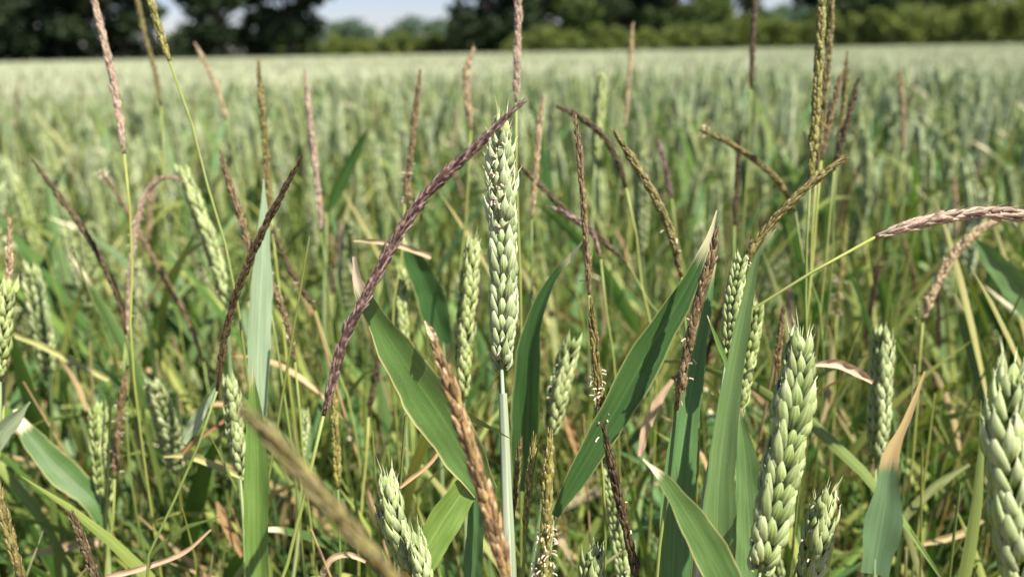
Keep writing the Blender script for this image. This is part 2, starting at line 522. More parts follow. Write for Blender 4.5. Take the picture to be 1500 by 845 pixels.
BARK = simple_mat('bark', (0.05, 0.04, 0.03), (0.12, 0.10, 0.075), 6)
FOL_SHADE = simple_mat('foliage_shaded', (0.018, 0.032, 0.014), (0.045, 0.072, 0.028), 0.8, 0.7, True, 0.15)  # shade on the tree fronts put into a near-black leaf colour
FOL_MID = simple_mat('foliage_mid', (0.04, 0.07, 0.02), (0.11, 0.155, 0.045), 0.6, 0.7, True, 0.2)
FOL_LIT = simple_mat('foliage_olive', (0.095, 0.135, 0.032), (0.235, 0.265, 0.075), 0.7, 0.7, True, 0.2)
FOL_HAZE = simple_mat('foliage_haze', (0.07, 0.12, 0.08), (0.13, 0.19, 0.13), 0.3, 0.8, True, 0.15)  # distant haze put into a paler, bluer leaf colour


def tree(x, y, h, trunk_r, crown_z, rx, rz, mat, n, size, label, group=None, nb=16, bare=0.0):
    root = tag(empty('tree', (x, y, 0)), label, 'tree', group)
    mb = MB()
    lean = Vector((rng.uniform(-.05, .05), rng.uniform(-.05, .05), 1))
    pts = [lean * (h * 0.75 * i / 7) + Vector((rng.uniform(-.1, .1), rng.uniform(-.1, .1), 0)) * (i > 0) for i in range(8)]
    tube(mb, pts, [trunk_r * (1.35 if i == 0 else 1 - 0.11 * i) for i in range(8)], 9)
    blobs = []
    for k in range(nb):
        a = rng.uniform(0, 2 * math.pi); q = rng.uniform(0.15, 1) ** 0.6
        zz = crown_z + rng.uniform(-1, 1) * rz * 0.75
        f = math.sqrt(max(0.12, 1 - ((zz - crown_z) / rz) ** 2))
        c = Vector((math.cos(a) * rx * q * f * 0.8, math.sin(a) * rx * q * f * 0.8, zz))
        s = rx * rng.uniform(0.26, 0.45)
        blobs.append((c.x, c.y, c.z, s * 1.15, s * 1.15, s * 0.75))
        p0 = pts[min(6, max(2, int(zz / h * 8) - 1))]
        mid = p0.lerp(c, 0.5) + Vector((0, 0, 0.12 * rx))
        tube(mb, catmull([p0, mid, c], 6), [trunk_r * 0.32 * (1 - i / 7) + 0.02 for i in range(6)], 5)
    link('trunk', mb.mesh('trunk', BARK), root)
    link('crown', leaf_cloud('crown', blobs, n, size, mat), root)
    return root


def hedge(x0, x1, y0, y1, h, w, mat, n, size, label, name='hedge', cat='hedge', group=None, hvar=0.25):
    cx, cy = (x0 + x1) / 2, (y0 + y1) / 2
    root = tag(empty(name, (cx, cy, 0)), label, cat, group)
    L = math.hypot(x1 - x0, y1 - y0)
    k = max(3, int(L / (h * 0.7)))
    blobs = []; mb = MB()
    for i in range(k + 1):
        t = i / k
        hh = h * (1 + rng.uniform(-hvar, hvar))
        px = x0 + (x1 - x0) * t - cx + rng.uniform(-.3, .3); py = y0 + (y1 - y0) * t - cy + rng.uniform(-.3, .3)
        blobs.append((px, py, hh * 0.45, h * 0.75, w * 0.6, hh * 0.58))
        for q in range(3):
            ss = hh * rng.uniform(.12, .28)
            blobs.append((px + rng.uniform(-.6, .6) * h, py + rng.uniform(-.5, .5) * w, hh * rng.uniform(.5, 1.02), ss * 1.3, ss, ss))
        tube(mb, [Vector((px, py, 0)), Vector((px + .1, py, hh * 0.3)), Vector((px - .1, py, hh * 0.7))], [0.07, 0.05, 0.02], 5)
    link('stem', mb.mesh('stem', BARK), root)
    link('foliage', leaf_cloud('foliage', blobs, n, size, mat, shell=0.5), root)
    return root


def wx(px, y):
    return (px - 750) / F * y


# dark trees on the left
LG = 'dark trees along the left field edge'
for px, y, h, tr, cz, rx, rz, n, lab in (
        (10, 63, 11, 0.42, 4.3, 5.2, 4.0, 8500, 'big dark tree at the far left of the row, crown nearly to the ground'),
        (122, 66, 12, 0.30, 4.7, 4.2, 4.2, 6500, 'dark tree behind the pink grass head at the upper left'),
        (212, 69, 12, 0.26, 5.6, 3.7, 4.2, 5500, 'dark tree behind the hanging yellow grass head, sky in its crown'),
        (352, 64, 13, 0.40, 5.2, 4.3, 4.5, 7000, 'dark tree with a thick trunk left of the tip of the upright olive grass head'),
        (446, 66, 12, 0.32, 5.7, 4.0, 4.4, 6200, 'dark tree at the right end of the left row, overhanging the bright gap')):
    tree(wx(px, y), y, h, tr, cz, rx, rz, FOL_SHADE, n, 0.28, lab, nb=20)
hedge(wx(-120, 68), wx(255, 68), 68, 70, 2.5, 1.6, FOL_SHADE, 11000, 0.16, 'low dark hedge under the left tree row')
hedge(wx(250, 70), wx(470, 70), 70, 71, 1.7, 1.2, FOL_SHADE, 5000, 0.15, 'thin dark hedge between the trunks of the left tree row')
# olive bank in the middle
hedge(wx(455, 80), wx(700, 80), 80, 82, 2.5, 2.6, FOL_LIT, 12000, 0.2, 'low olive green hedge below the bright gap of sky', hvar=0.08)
# far trees
FG = 'pale trees far beyond the field'
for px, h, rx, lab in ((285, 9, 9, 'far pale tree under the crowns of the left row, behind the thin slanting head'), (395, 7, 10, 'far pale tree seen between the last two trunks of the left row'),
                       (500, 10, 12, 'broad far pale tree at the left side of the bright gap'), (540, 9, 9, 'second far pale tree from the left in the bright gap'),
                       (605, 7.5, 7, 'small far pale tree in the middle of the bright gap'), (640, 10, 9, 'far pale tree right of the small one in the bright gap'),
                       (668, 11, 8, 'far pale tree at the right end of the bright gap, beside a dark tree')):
    tree(wx(px, 230) + rng.uniform(-2, 2), 230 + rng.uniform(-10, 25), h, 0.35, h * 0.5, rx, h * 0.5, FOL_HAZE, 2600, 0.6, lab, FG, nb=14)
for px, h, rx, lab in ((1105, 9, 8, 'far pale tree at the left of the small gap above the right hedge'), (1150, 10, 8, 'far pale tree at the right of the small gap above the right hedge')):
    tree(wx(px, 190), 190 + rng.uniform(-10, 20), h, 0.35, h * 0.5, rx, h * 0.5, FOL_HAZE, 2600, 0.55, lab, 'pale trees in the right gap', nb=14)
# large trees right of centre
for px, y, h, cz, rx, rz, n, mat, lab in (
        (722, 76, 12, 4.2, 4.6, 4.4, 10000, FOL_SHADE, 'dark tree right of the bright gap of sky, foliage down to the crop'),
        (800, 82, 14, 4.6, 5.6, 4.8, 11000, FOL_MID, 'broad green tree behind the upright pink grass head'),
        (895, 84, 13, 4.6, 5.6, 4.8, 11000, FOL_SHADE, 'dark green tree behind the thin tan grass head right of centre'),
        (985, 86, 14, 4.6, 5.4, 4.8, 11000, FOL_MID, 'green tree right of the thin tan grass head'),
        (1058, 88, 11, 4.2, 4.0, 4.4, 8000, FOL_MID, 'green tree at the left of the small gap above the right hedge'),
        (1205, 90, 12, 4.6, 4.2, 4.8, 8000, FOL_SHADE, 'dark tree right of the small gap, behind the tall yellow grass heads'),
        (1275, 92, 12, 4.6, 5.0, 4.8, 9000, FOL_SHADE, 'dark tree behind the right hedge, left of the hedge rise'),
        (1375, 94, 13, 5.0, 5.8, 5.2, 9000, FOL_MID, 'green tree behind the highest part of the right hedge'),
        (1480, 92, 12, 4.8, 5.4, 5.0, 9000, FOL_SHADE, 'dark tree behind the right hedge at its far right end')):
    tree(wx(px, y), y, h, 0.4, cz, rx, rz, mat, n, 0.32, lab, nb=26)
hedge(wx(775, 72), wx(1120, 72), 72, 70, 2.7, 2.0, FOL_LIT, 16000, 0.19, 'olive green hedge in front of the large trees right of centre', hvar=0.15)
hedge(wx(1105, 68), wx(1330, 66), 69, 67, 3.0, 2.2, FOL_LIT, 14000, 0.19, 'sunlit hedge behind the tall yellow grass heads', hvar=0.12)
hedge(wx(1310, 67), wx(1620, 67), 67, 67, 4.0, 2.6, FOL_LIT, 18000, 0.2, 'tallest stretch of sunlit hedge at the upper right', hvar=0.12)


# ---------------------------------------------------------------- plant parts
def spikelet_mb(r, splay=1.0, awn=0.002, full=True, anthers=0):
    """one wheat spikelet: z along the ear, x outwards, y across"""
    mb = MB(); mm = 0.001
    rg = ((0, .65), (.14, .92), (.36, 1.0), (.56, .88), (.74, .56), (.88, .22), (1, .02)) if full else ((0, .5), (.35, 1.0), (.75, .7), (1, .04))
    sd = 12 if full else 5
    rd = .075 if full else 0
    j = lambda a: a * r.uniform(0.88, 1.12)
    for s in (-1, 1):
        pod(mb, Vector((0.7, s * 3.2, -1.8)) * mm, Vector((.15 * splay, s * .25 * splay, 1)), Vector((.6, s, 0)), j(11.4) * mm, j(5.4) * mm, j(1.9) * mm,
            awn=awn * r.uniform(.3, 1), u=r.random(), sides=sd, rings=rg, keel=.8, bow=.14, ridge=rd)
        pod(mb, Vector((1.3, s * 2.2, 0.0)) * mm, Vector((.22 * splay, s * .22 * splay, 1)), Vector((1, s * .55, 0)), j(14.6) * mm, j(5.4) * mm, j(2.2) * mm,
            awn=awn * r.uniform(.3, 1.2), u=r.random(), sides=sd, rings=rg, keel=.5, bow=.12, vmax=.98, ridge=rd)
    pod(mb, Vector((1.7, r.uniform(-.5, .5), 1.0)) * mm, Vector((.23 * splay, r.uniform(-.14, .14), 1)), Vector((1, 0, 0)), j(11.4) * mm, j(5.0) * mm, j(2.7) * mm,
        awn=awn * r.uniform(.3, 1), u=r.random(), sides=sd, rings=rg, keel=.3, vmax=.7, ridge=rd)
    mb.m = 1
    for k in range(anthers):
        a = Vector((r.uniform(3.5, 6), r.uniform(-3, 3), r.uniform(3, 11))) * mm
        dv = Vector((r.uniform(.1, .6), r.uniform(-.5, .5), r.uniform(-1, .4)))
        pod(mb, a, dv, Vector((1, 0, .2)), 3.4 * mm, 1.1 * mm, .9 * mm, sides=4, rings=((0, .8), (.5, 1), (1, .7)), u=r.random(), keel=0)
    return mb


SPK = {}
def spikelets(kind):
    if kind not in SPK:
        r = random.Random(hash(kind) % 1000 if False else {'green': 1, 'grey': 2, 'yellow': 3, 'flower': 4, 'tip': 5, 'greytip': 6, 'chalk': 7}[kind])
        mat = {'green': EAR, 'grey': EAR_GREY, 'yellow': EAR_YEL, 'flower': EAR_CHALK, 'chalk': EAR_CHALK, 'tip': EAR, 'greytip': EAR_GREY}[kind]
        sp = {'flower': 1.45, 'tip': .55, 'greytip': .55}.get(kind, 1.0)
        aw = {'tip': .010, 'greytip': .010, 'flower': .004}.get(kind, .0025)
        an = {'flower': 5}.get(kind, 0)
        SPK[kind] = [spikelet_mb(r, sp * r.uniform(.85, 1.15), aw, True, an + (1 if r.random() < .25 else 0)).mesh('spikelet', [mat, ANTHER]) for _ in range(5)]
    return SPK[kind]


def ear_frames(path, width, spacing=0.0036):
    """(point, tangent, scale, side) of each spikelet from the ear base up"""
    L = plen(path)
    n = max(8, int(L / (spacing * width / 0.0145)))
    pts = catmull(path, n + 1)
    res = []
    for i in range(n):
        t = i / n
        s = width / 0.0145 * (0.72 + 0.28 * min(1, t * 5)) * (1.0 if t < .7 else 1 - (t - .7) * 0.9)
        res.append((pts[i], tang(pts, i), s, 1 if i % 2 == 0 else -1, t))
    return res


def ear_matrix(p, t, s, side, ref, roll):
    x, w = frame(t, ref)
    x = (x * math.cos(roll) + w * math.sin(roll)) * side
    y = t.cross(x)
    return Matrix(((x.x * s, y.x * s, t.x * s, p.x), (x.y * s, y.y * s, t.y * s, p.y), (x.z * s, y.z * s, t.z * s, p.z), (0, 0, 0, 1)))


def merge(dst, src, mat=Matrix.Identity(4), mi=None):
    o = len(dst.v)
    for v in src.v:
        q = mat @ Vector(v); dst.v.append((q.x, q.y, q.z))
    for f in src.f: dst.f.append(tuple(i + o for i in f))
    dst.uv.extend(src.uv)
    dst.mi.extend(src.mi if mi is None else [mi] * len(src.mi))


def head_frames(path, R_, slen, dens=1.0):
    """placing of grass-head spikelets from base to tip: matrices for a unit spikelet"""
    L = plen(path)
    rings = max(6, int(L / (slen * 0.40) * dens))
    pts = catmull(path, rings + 1)
    out = []
    per = 5
    for i in range(rings):
        t = i / rings
        pr = min(1.0, 0.45 + t * 5) * min(1.0, 0.28 + (1 - t) * 3.2)
        tg = tang(pts, i)
        sx, wy = frame(tg, Vector((0.3, -1, 0.1)))
        k_n = per if pr > 0.55 else 4
        pr *= 1 + .10 * math.sin(i * .9 + path[0].x * 300) * math.sin(i * .37)
        for k in range(k_n):
            if rng.random() < .09: continue
            a = 2 * math.pi * (k + 0.5 * (i % 2)) / k_n + rng.uniform(-.5, .5)
            o = sx * math.cos(a) + wy * math.sin(a)
            tilt = (0.17 if slen > .005 else 0.11) + rng.uniform(-.09, .14)
            z = (tg + o * tilt).normalized()
            x = (o - z * o.dot(z)).normalized(); y = z.cross(x)
            l = slen * rng.uniform(.75, 1.25) * (0.75 + 0.25 * pr)
            wd = R_ * 0.95 * pr * rng.uniform(.7, 1.15)
            p = pts[i] + o * (R_ * pr * 0.50)
            out.append(Matrix(((x.x * wd, y.x * wd, z.x * l, p.x), (x.y * wd, y.y * wd, z.y * l, p.y), (x.z * wd, y.z * wd, z.z * l, p.z), (0, 0, 0, 1))))
    return out


def unit_spikelet(u, awn=0.0):
    mb = MB()
    pod(mb, Vector((0, 0, 0)), Vector((0, 0, 1)), Vector((1, 0, 0)), 1.0, 1.0, 0.75, bow=0.0, sides=5,
        rings=((0, .35), (.3, 1.0), (.7, .75), (1, .06)), u=u, keel=0.15)
    if awn:
        b = [mb.vert((.05, 0, .8)), mb.vert((-.03, .05, .8)), mb.vert((-.03, -.05, .8))]
        t = mb.vert((.35, rng.uniform(-.2, .2), 1 + awn))
        for k in range(3):
            mb.face((b[k], b[(k + 1) % 3], t), [(u, .95), (u, .95), (u, 1)])
    return mb


UNIT = [unit_spikelet((i + .5) / 10) for i in range(10)]
UNITB = [unit_spikelet((i * 2 + .5) / 10, rng.uniform(.25, .6)) for i in range(10)]
UNITA = [unit_spikelet((i + .5) / 10, rng.uniform(.5, 1.1)) for i in range(10)]


def anthers_mb(path, R_, amount, t0=0.0, t1=1.0):
    mb = MB()
    pts = catmull(path, 40)
    n = int(plen(path) / 0.0011 * amount * (t1 - t0))
    for _ in range(n):
        i = min(39, int((t0 + (t1 - t0) * rng.random()) * 40))
        tg = tang(pts, i); sx, wy = frame(tg, Vector((.3, -1, .1)))
        a = rng.uniform(0, 6.28); o = sx * math.cos(a) + wy * math.sin(a)
        p = pts[i] + o * R_ * rng.uniform(.9, 1.5)
        dv = (o * rng.uniform(.2, 1) + Vector((rng.uniform(-.6, .6), rng.uniform(-.6, .6), rng.uniform(-1, .3)))).normalized()
        pod(mb, p, dv, tg, 0.0024 * rng.uniform(.6, 1.3), 0.0011, 0.0009, sides=4, bow=0.1,
            rings=((0, .8), (.5, .7), (1, .9)), u=rng.random(), keel=0)
    return mb


# ---------------------------------------------------------------- the plants one can single out
def dline(pts, d):
    if not isinstance(d, (tuple, list)):
        d = (d, d)
    n = len(pts)
    return [P(x, y, d[0] + (d[1] - d[0]) * i / max(n - 1, 1)) for i, (x, y) in enumerate(pts)]


def to_ground(pts, spread=0.03):
    """carry a stem on from its lowest given point down to the soil"""
    e = pts[-1]; d = (pts[-1] - pts[-2])
    d = Vector((d.x, d.y, 0))
    if d.length > 0.06: d = d.normalized() * 0.06
    if e.z < 0.05:
        return pts
    dn = (pts[-1] - pts[-2]).normalized()
    m1 = e + dn * min(0.08, e.z * .2)
    if dn.z > -0.3:
        m1 = e + Vector((dn.x, dn.y, -0.6)).normalized() * 0.06
    g = Vector((m1.x + d.x * .5 + rng.uniform(-spread, spread), m1.y + abs(rng.uniform(0, spread)) , 0))
    mid = Vector((m1.x * .6 + g.x * .4, m1.y * .6 + g.y * .4, m1.z * 0.5))
    return pts + [m1, mid, g]


def rel(pts, o):
    return [p - o for p in pts]


def grass(label, kind, head, d, w, stem=(), anth=0.0, arange=(0, 1), hairy=False, single=False, leaf=None, ds=None, dens=1.0, stemr=0.0007):
    """black-grass plant: head from tip to base in photo pixels, then its stem"""
    hp = dline(head, d)
    dd = d[1] if isinstance(d, (tuple, list)) else d
    sp = [hp[-1]] + (dline(stem, ds or dd) if stem else [])
    if len(sp) < 2:
        v = (hp[-1] - hp[-2]).normalized()
        if v.z > -0.2:
            v = Vector((v.x, v.y, -.6)).normalized()
        sp.append(hp[-1] + v * 0.05)
    full = to_ground(sp)
    root_p = full[-1].copy(); root_p.z = 0
    root = tag(empty('black_grass_plant', root_p), label, 'grass weed')
    R_ = w * 0.78 / 2 * dd / F
    hp = rel(hp, root_p); full = rel(full, root_p)
    mb = MB()
    fp = catmull(full, 26)
    tube(mb, fp, [stemr * (1 + .5 * i / 25) for i in range(26)], 6)
    link('stem', mb.mesh('stem', STEM_YEL), root)
    base_up = list(reversed(hp))
    mats = head_frames(base_up, R_, 0.0056 if single else 0.0062 if hairy else 0.0044, dens)
    units = UNITA if hairy else UNIT + UNITB[:5] + UNITA[:3]
    core = MB()
    tube(core, catmull(base_up, 14), [R_ * .45] * 10 + [R_ * .38, R_ * .3, R_ * .22, R_ * .1], 6)
    if single:
        for f in range(len(core.uv)): core.uv[f] = (.5, .6)
        ho = link('flower_head', core.mesh('flower_head', BG[kind]), root)
        for i, M in enumerate(mats):
            if i < 298:
                o = link('spikelet', unit_mesh(kind, hairy, rng.randrange(10)), ho)
                o.matrix_local = M
        rest = mats[298:]
        if rest:
            mb = MB()
            for M in rest: merge(mb, rng.choice(units), M)
            tag(link('spikelet', mb.mesh('spikelet', BG[kind]), ho), kind='stuff')
    else:
        for f in range(len(core.uv)): core.uv[f] = (.5, .6)
        for M in mats:
            merge(core, rng.choice(units), M)
        ho = link('flower_head', core.mesh('flower_head', BG[kind]), root)
    if anth > 0:
        link('anthers', anthers_mb(base_up, R_, anth, *arange).mesh('anthers', ANTHER), ho)['kind'] = 'stuff'
    return root


UM = {}
def unit_mesh(kind, hairy, i):
    k = (kind, hairy, i)
    if k not in UM:
        UM[k] = (UNITA if hairy else UNIT)[i].mesh('spikelet', BG[kind])
    return UM[k]


def facing(roll):
    def f(i, p):
        v = (CAMP - p).normalized()
        side = Vector((1, 0, 0))
        return v * math.cos(R(roll)) + side * math.sin(R(roll))
    return f


def add_leaf(root, root_p, pts, d, widths, mat, roll=0, fold=0.15, wave=0.03, label=None, n=26, name='leaf'):
    """blade given from its tip to its base in photo pixels; widths in pixels"""
    w = dline(pts, d)
    dd = d if isinstance(d, (tuple, list)) else (d, d)
    path = catmull(list(reversed(w)), n)
    ws = list(reversed(widths)); m = len(ws)
    wid = []
    for i in range(n):
        t = i / (n - 1) * (m - 1); k = min(int(t), m - 2)
        a, b = ws[k], ws[k + 1]
        f = t - k; f = f * f * (3 - 2 * f)
        de = dd[1] + (dd[0] - dd[1]) * i / (n - 1)
        wid.append((a + (b - a) * f) * de / F * (1 + rng.uniform(-.035, .035)))
    mb = MB()
    blade(mb, rel(path, root_p), wid, lambda i, p: facing(roll)(i, p + root_p), fold, wave, 6)
    o = link(name, mb.mesh('leaf', mat), root)
    if label: o['label'] = label
    return o


def wheat(label, ear=None, d=0.35, w=40, stem=(), kind='green', tipkind='tip', roll=30, stemw=7, stemmat=None, leaves=(), base=None, flower_from=2.0,
          name='wheat_plant', lowkind=None, low_to=0.0, sheath=None):
    dd = d[1] if isinstance(d, (tuple, list)) else d
    pts = []
    if ear:
        ep = dline(ear, d)
        pts = [ep[-1]]
    if stem:
        pts = pts + dline(stem, dd)
    if not pts:
        pts = dline(base, dd)
    if len(pts) < 2:
        v = (ep[-1] - ep[-2]).normalized() if ear else Vector((0, 0, -1))
        pts.append(pts[-1] + v * 0.05)
    full = to_ground(pts)
    rp = full[-1].copy(); rp.z = 0
    root = tag(empty(name, rp), label, 'wheat plant')
    mb = MB()
    r0 = stemw / 2 * dd / F
    fp = catmull(rel(full, rp), 26)
    tube(mb, fp, [r0 * (1 + .35 * i / 25) * min(1, .35 + i * .3) for i in range(26)], 8)
    link('stem', mb.mesh('stem', stemmat or STEM), root)
    if sheath:      # leaf sheath wrapped round the stem, with a collar
        L = plen(fp); fine = catmull(fp, 200)
        k0 = int(sheath[0] / L * 199); part = fine[k0:k0 + 120:4]
        rs = sheath[1] / 2 * dd / F
        mb = MB(); mb_r = [rs * (min(1, .66 + .07 * i) + .03 * math.sin(i * 1.7)) for i in range(len(part))]
        tube(mb, part, mb_r, 10, cap=False)
        link('leaf_sheath', mb.mesh('leaf_sheath', STEM_BLUE), root)
    if ear:
        base_up = list(reversed(rel(ep, rp)))
        W = w * 0.81 * dd / F
        mb = MB()
        tube(mb, catmull(base_up, 16), [0.0011] * 15 + [0.0005], 6)
        for f in range(len(mb.uv)): mb.uv[f] = (.5, .2)
        eo = link('ear', mb.mesh('ear', EAR), root)
        fr = ear_frames(base_up, W)
        for i, (p, t, s, side, tt) in enumerate(fr):
            kk = kind
            if tt >= flower_from: kk = 'flower'
            if tt < low_to: kk = lowkind
            if i >= len(fr) - 3: kk = tipkind
            o = link('spikelet', rng.choice(spikelets(kk)), eo)
            rr = R(roll) + (0 if i < len(fr) - 1 else R(90)) + rng.uniform(-.22, .22) * (2.2 if kk == 'flower' else 1)
            o.matrix_local = ear_matrix(p, t, s * rng.uniform(.9, 1.08), side, Vector((1, 0, 0)), rr)
    for lf in leaves:
        add_leaf(root, rp, *lf[0], **(lf[1] if len(lf) > 1 else {}))
    return root


def dry(label, pts, d, widths, mat, roll=10, cat='dead leaf', name='dry_leaf', fold=0.3, group=None):
    w = dline(pts, d)
    rp = w[-1].copy()
    root = tag(add_leaf(None, rp, pts, d, widths, mat, roll=roll, fold=fold, wave=0.12, name=name), label, cat, group)
    root.location = rp
    return root


# --- wheat
wheat('tall wheat plant in the middle with a flowering ear, the highest ear in the foreground',
      [(736, 184), (733, 255), (737, 335), (738, 430), (735, 538)], (0.345, 0.34), 50, [(738, 600), (741, 690)], kind='chalk', tipkind='greytip', roll=75,
      stemw=13, stemmat=STEM_BLUE, flower_from=0.52, sheath=(.014, 19),
      leaves=[(([(519, 376), (527, 420), (560, 480), (612, 560), (660, 630), (712, 720)], (0.315, 0.34), [6, 28, 56, 76, 70, 38], LEAF_BLADE), dict(roll=-18, fold=0.10, label='broad dark blade with a cream tip')),
              (([(600, 850), (630, 795), (660, 745), (694, 702), (712, 715)], (0.335, 0.345), [44, 50, 52, 40, 12], LEAF), dict(roll=25, label='sunlit bent blade'))])
wheat('wheat plant with a narrow ear just left of the tall middle ear',
      [(693, 358), (686, 430), (680, 510), (679, 580)], 0.43, 37, [(680, 660)], kind='yellow', tipkind='tip', roll=20, stemw=7)
wheat('wheat plant with a large ear right of centre, spiky awned tip, leaning right',
      [(1172, 500), (1163, 590), (1143, 700), (1114, 835)], (0.315, 0.305), 66, [(1108, 880)], kind='grey', tipkind='greytip', roll=82, stemw=10)
wheat('wheat plant with a short ear low beside the large ear right of centre',
      [(1208, 735), (1197, 790), (1176, 880)], 0.33, 52, [(1168, 930)], kind='green', tipkind='tip', roll=20, stemw=9)
wheat('wheat plant with the thick ear cut off by the right edge of the photo',
      [(1482, 548), (1472, 640), (1482, 740), (1494, 880)], (0.275, 0.265), 86, [(1500, 930)], kind='grey', tipkind='greytip', roll=-28, stemw=12)
wheat('wheat plant with an upright ear beside the leaf with the long dry tip',
      [(1294, 486), (1290, 560), (1283, 675)], 0.45, 40, [(1280, 760)], kind='grey', tipkind='grey', roll=15, stemw=9)
wheat('wheat plant with a pale ear at the lower left, a dark grass head against it',
      [(144, 598), (148, 650), (154, 735)], 0.50, 34, [(160, 845)], kind='yellow', tipkind='yellow', roll=70, stemw=9,
      leaves=[(([(22, 600), (45, 640), (90, 690), (138, 735), (158, 790)], (0.5, 0.5), [6, 30, 40, 30, 10], LEAF_DARK), dict(roll=10)),])
wheat('wheat plant with a bristly pale ear at the bottom left of centre',
      [(571, 712), (574, 755), (588, 800), (602, 840)], 0.33, 50, [(610, 890)], kind='grey', tipkind='greytip', roll=30, stemw=8)
wheat('wheat plant with a small bristly ear cut by the bottom edge left of centre',
      [(610, 795), (620, 840), (630, 900)], 0.32, 46, [(634, 940)], kind='grey', tipkind='greytip', roll=10, stemw=8)
wheat('wheat plant with a soft green ear right of the dark upright leaf in the middle',
      [(836, 505), (822, 560), (806, 635)], 0.44, 40, [(795, 730)], kind='green', tipkind='green', roll=20, stemw=7,
      leaves=[(([(862, 342), (838, 375), (808, 412), (782, 480), (775, 560), (772, 640), (768, 720)], (0.385, 0.42), [2, 10, 24, 40, 46, 44, 36], LEAF_DARK), dict(roll=-25, fold=.2, label='dark upright blade with a curled tip'))])
wheat('wheat plant with a shaded ear left of the long dark leaf at lower left',
      [(338, 560), (344, 620), (352, 695)], 0.42, 34, [(358, 780)], kind='grey', tipkind='grey', roll=40, stemw=8)
wheat('wheat plant with a slanting ear behind the crossing brown grass heads',
      [(268, 248), (295, 320), (322, 400), (332, 450)], 0.55, 30, [(338, 540)], kind='green', tipkind='green', roll=35, stemw=7)
wheat('wheat plant with an ear cut off by the left edge of the photo',
      [(14, 420), (6, 480), (1, 550)], 0.42, 34, [(0, 640)], kind='yellow', tipkind='yellow', roll=30, stemw=7)
wheat('wheat plant whose small pale ear stands alone above the black arching head',
      [(882, 112), (877, 170), (872, 235)], 0.70, 22, [(868, 320)], kind='yellow', tipkind='yellow', roll=30, stemw=5)
wheat('wheat plant with a silvery ear half wrapped by an upright blade right of centre',
      [(1085, 378), (1074, 440), (1064, 530)], 0.345, 30, [(1050, 640)], kind='grey', tipkind='grey', roll=60, stemw=14, stemmat=STEM_BLUE,
      leaves=[(([(1137, 335), (1110, 372), (1096, 430), (1078, 520), (1062, 620), (1052, 720), (1050, 845)], (0.30, 0.32), [2, 16, 24, 32, 40, 50, 46], LEAF_GREY), dict(roll=16, fold=.22, label='tall upright blade with a twisted reddish tip')),
              (([(1036, 462), (1050, 500), (1066, 545), (1062, 590)], (0.325, 0.33), [2, 9, 10, 6], LEAF), dict(roll=40))])
wheat('wheat plant with a yellowish ear behind the upright blade right of centre',
      [(1110, 450), (1092, 530), (1076, 620)], 0.40, 34, [(1070, 700)], kind='yellow', tipkind='yellow', roll=65, stemw=7,
      leaves=[(([(1082, 596), (1090, 660), (1096, 740), (1102, 860)], (0.345, 0.35), [6, 34, 46, 46], LEAF_GREY), dict(roll=12, fold=.15))])
wheat('wheat plant with a faint ear left of the narrow ear, seen between leaves',
      [(590, 395), (588, 450), (592, 520)], 0.52, 26, [(594, 600)], kind='yellow', tipkind='yellow', roll=30, stemw=6)
wheat('wheat plant with a half hidden ear behind the dark drooping grass head',
      [(893, 690), (904, 770), (914, 860)], 0.42, 30, [(916, 920)], kind='grey', tipkind='grey', roll=70, stemw=7)
wheat('wheat plant with a tiny young ear left of the stem of the purple grass head',
      [(447, 605), (446, 640), (444, 668)], 0.48, 20, [(440, 760)], kind='grey', tipkind='grey', roll=20, stemw=5)
wheat('wheat plant with a pale blunt ear by the anther covered grass head at the bottom',
      [(868, 808), (866, 850), (868, 900)], 0.36, 42, [(868, 950)], kind='grey', tipkind='grey', roll=40, stemw=8)
# leafy shoots whose ears the photo does not show
wheat('wheat shoot with a broad dark blade slanting up right, tip dry and white',
      base=[(812, 755), (800, 860)], d=0.37, stemw=8, name='wheat_shoot',
      leaves=[(([(1050, 308), (1034, 362), (1004, 425), (955, 505), (905, 595), (855, 680), (812, 755)], (0.345, 0.37), [2, 22, 42, 56, 48, 34, 14], LEAF_DARK), dict(roll=20, fold=.12))])
wheat('wheat shoot with a tall grey green blade right of the speckled grass head',
      base=[(985, 845), (984, 900)], d=0.36, stemw=10, name='wheat_shoot',
      leaves=[(([(1048, 385), (1036, 450), (1018, 540), (1000, 640), (990, 740), (985, 860)], (0.36, 0.36), [3, 16, 32, 46, 52, 44], LEAF_GREY), dict(roll=18, fold=.15))])
wheat('wheat shoot with a cream edged blade bending down at the bottom right of centre',
      base=[(1085, 870), (1086, 920)], d=0.29, stemw=8, name='wheat_shoot',
      leaves=[(([(942, 672), (972, 702), (1006, 752), (1040, 810), (1075, 880)], (0.285, 0.29), [2, 24, 46, 56, 50], LEAF_DARK), dict(roll=15, fold=.12))])
wheat('wheat shoot with a silvery upright blade behind the crossing grass heads',
      base=[(378, 600), (379, 700)], d=0.43, stemw=8, name='wheat_shoot',
      leaves=[(([(386, 262), (386, 330), (382, 420), (378, 510), (377, 610)], (0.43, 0.43), [3, 20, 35, 34, 26], LEAF_SILVER), dict(roll=28, fold=.12))])
wheat('wheat shoot with a long dark green blade at lower left of centre',
      base=[(380, 860), (380, 920)], d=0.38, stemw=9, name='wheat_shoot',
      leaves=[(([(370, 535), (374, 600), (378, 680), (378, 770), (380, 870)], (0.38, 0.38), [1, 26, 38, 36, 34], LEAF), dict(roll=-20, fold=.2))])
wheat('wheat shoot with a soft dark blade pointing up right at upper left of centre',
      base=[(478, 310), (478, 380)], d=0.65, stemw=5, name='wheat_shoot',
      leaves=[(([(542, 182), (524, 218), (502, 262), (478, 312)], (0.63, 0.65), [2, 14, 19, 8], LEAF), dict(roll=15))])
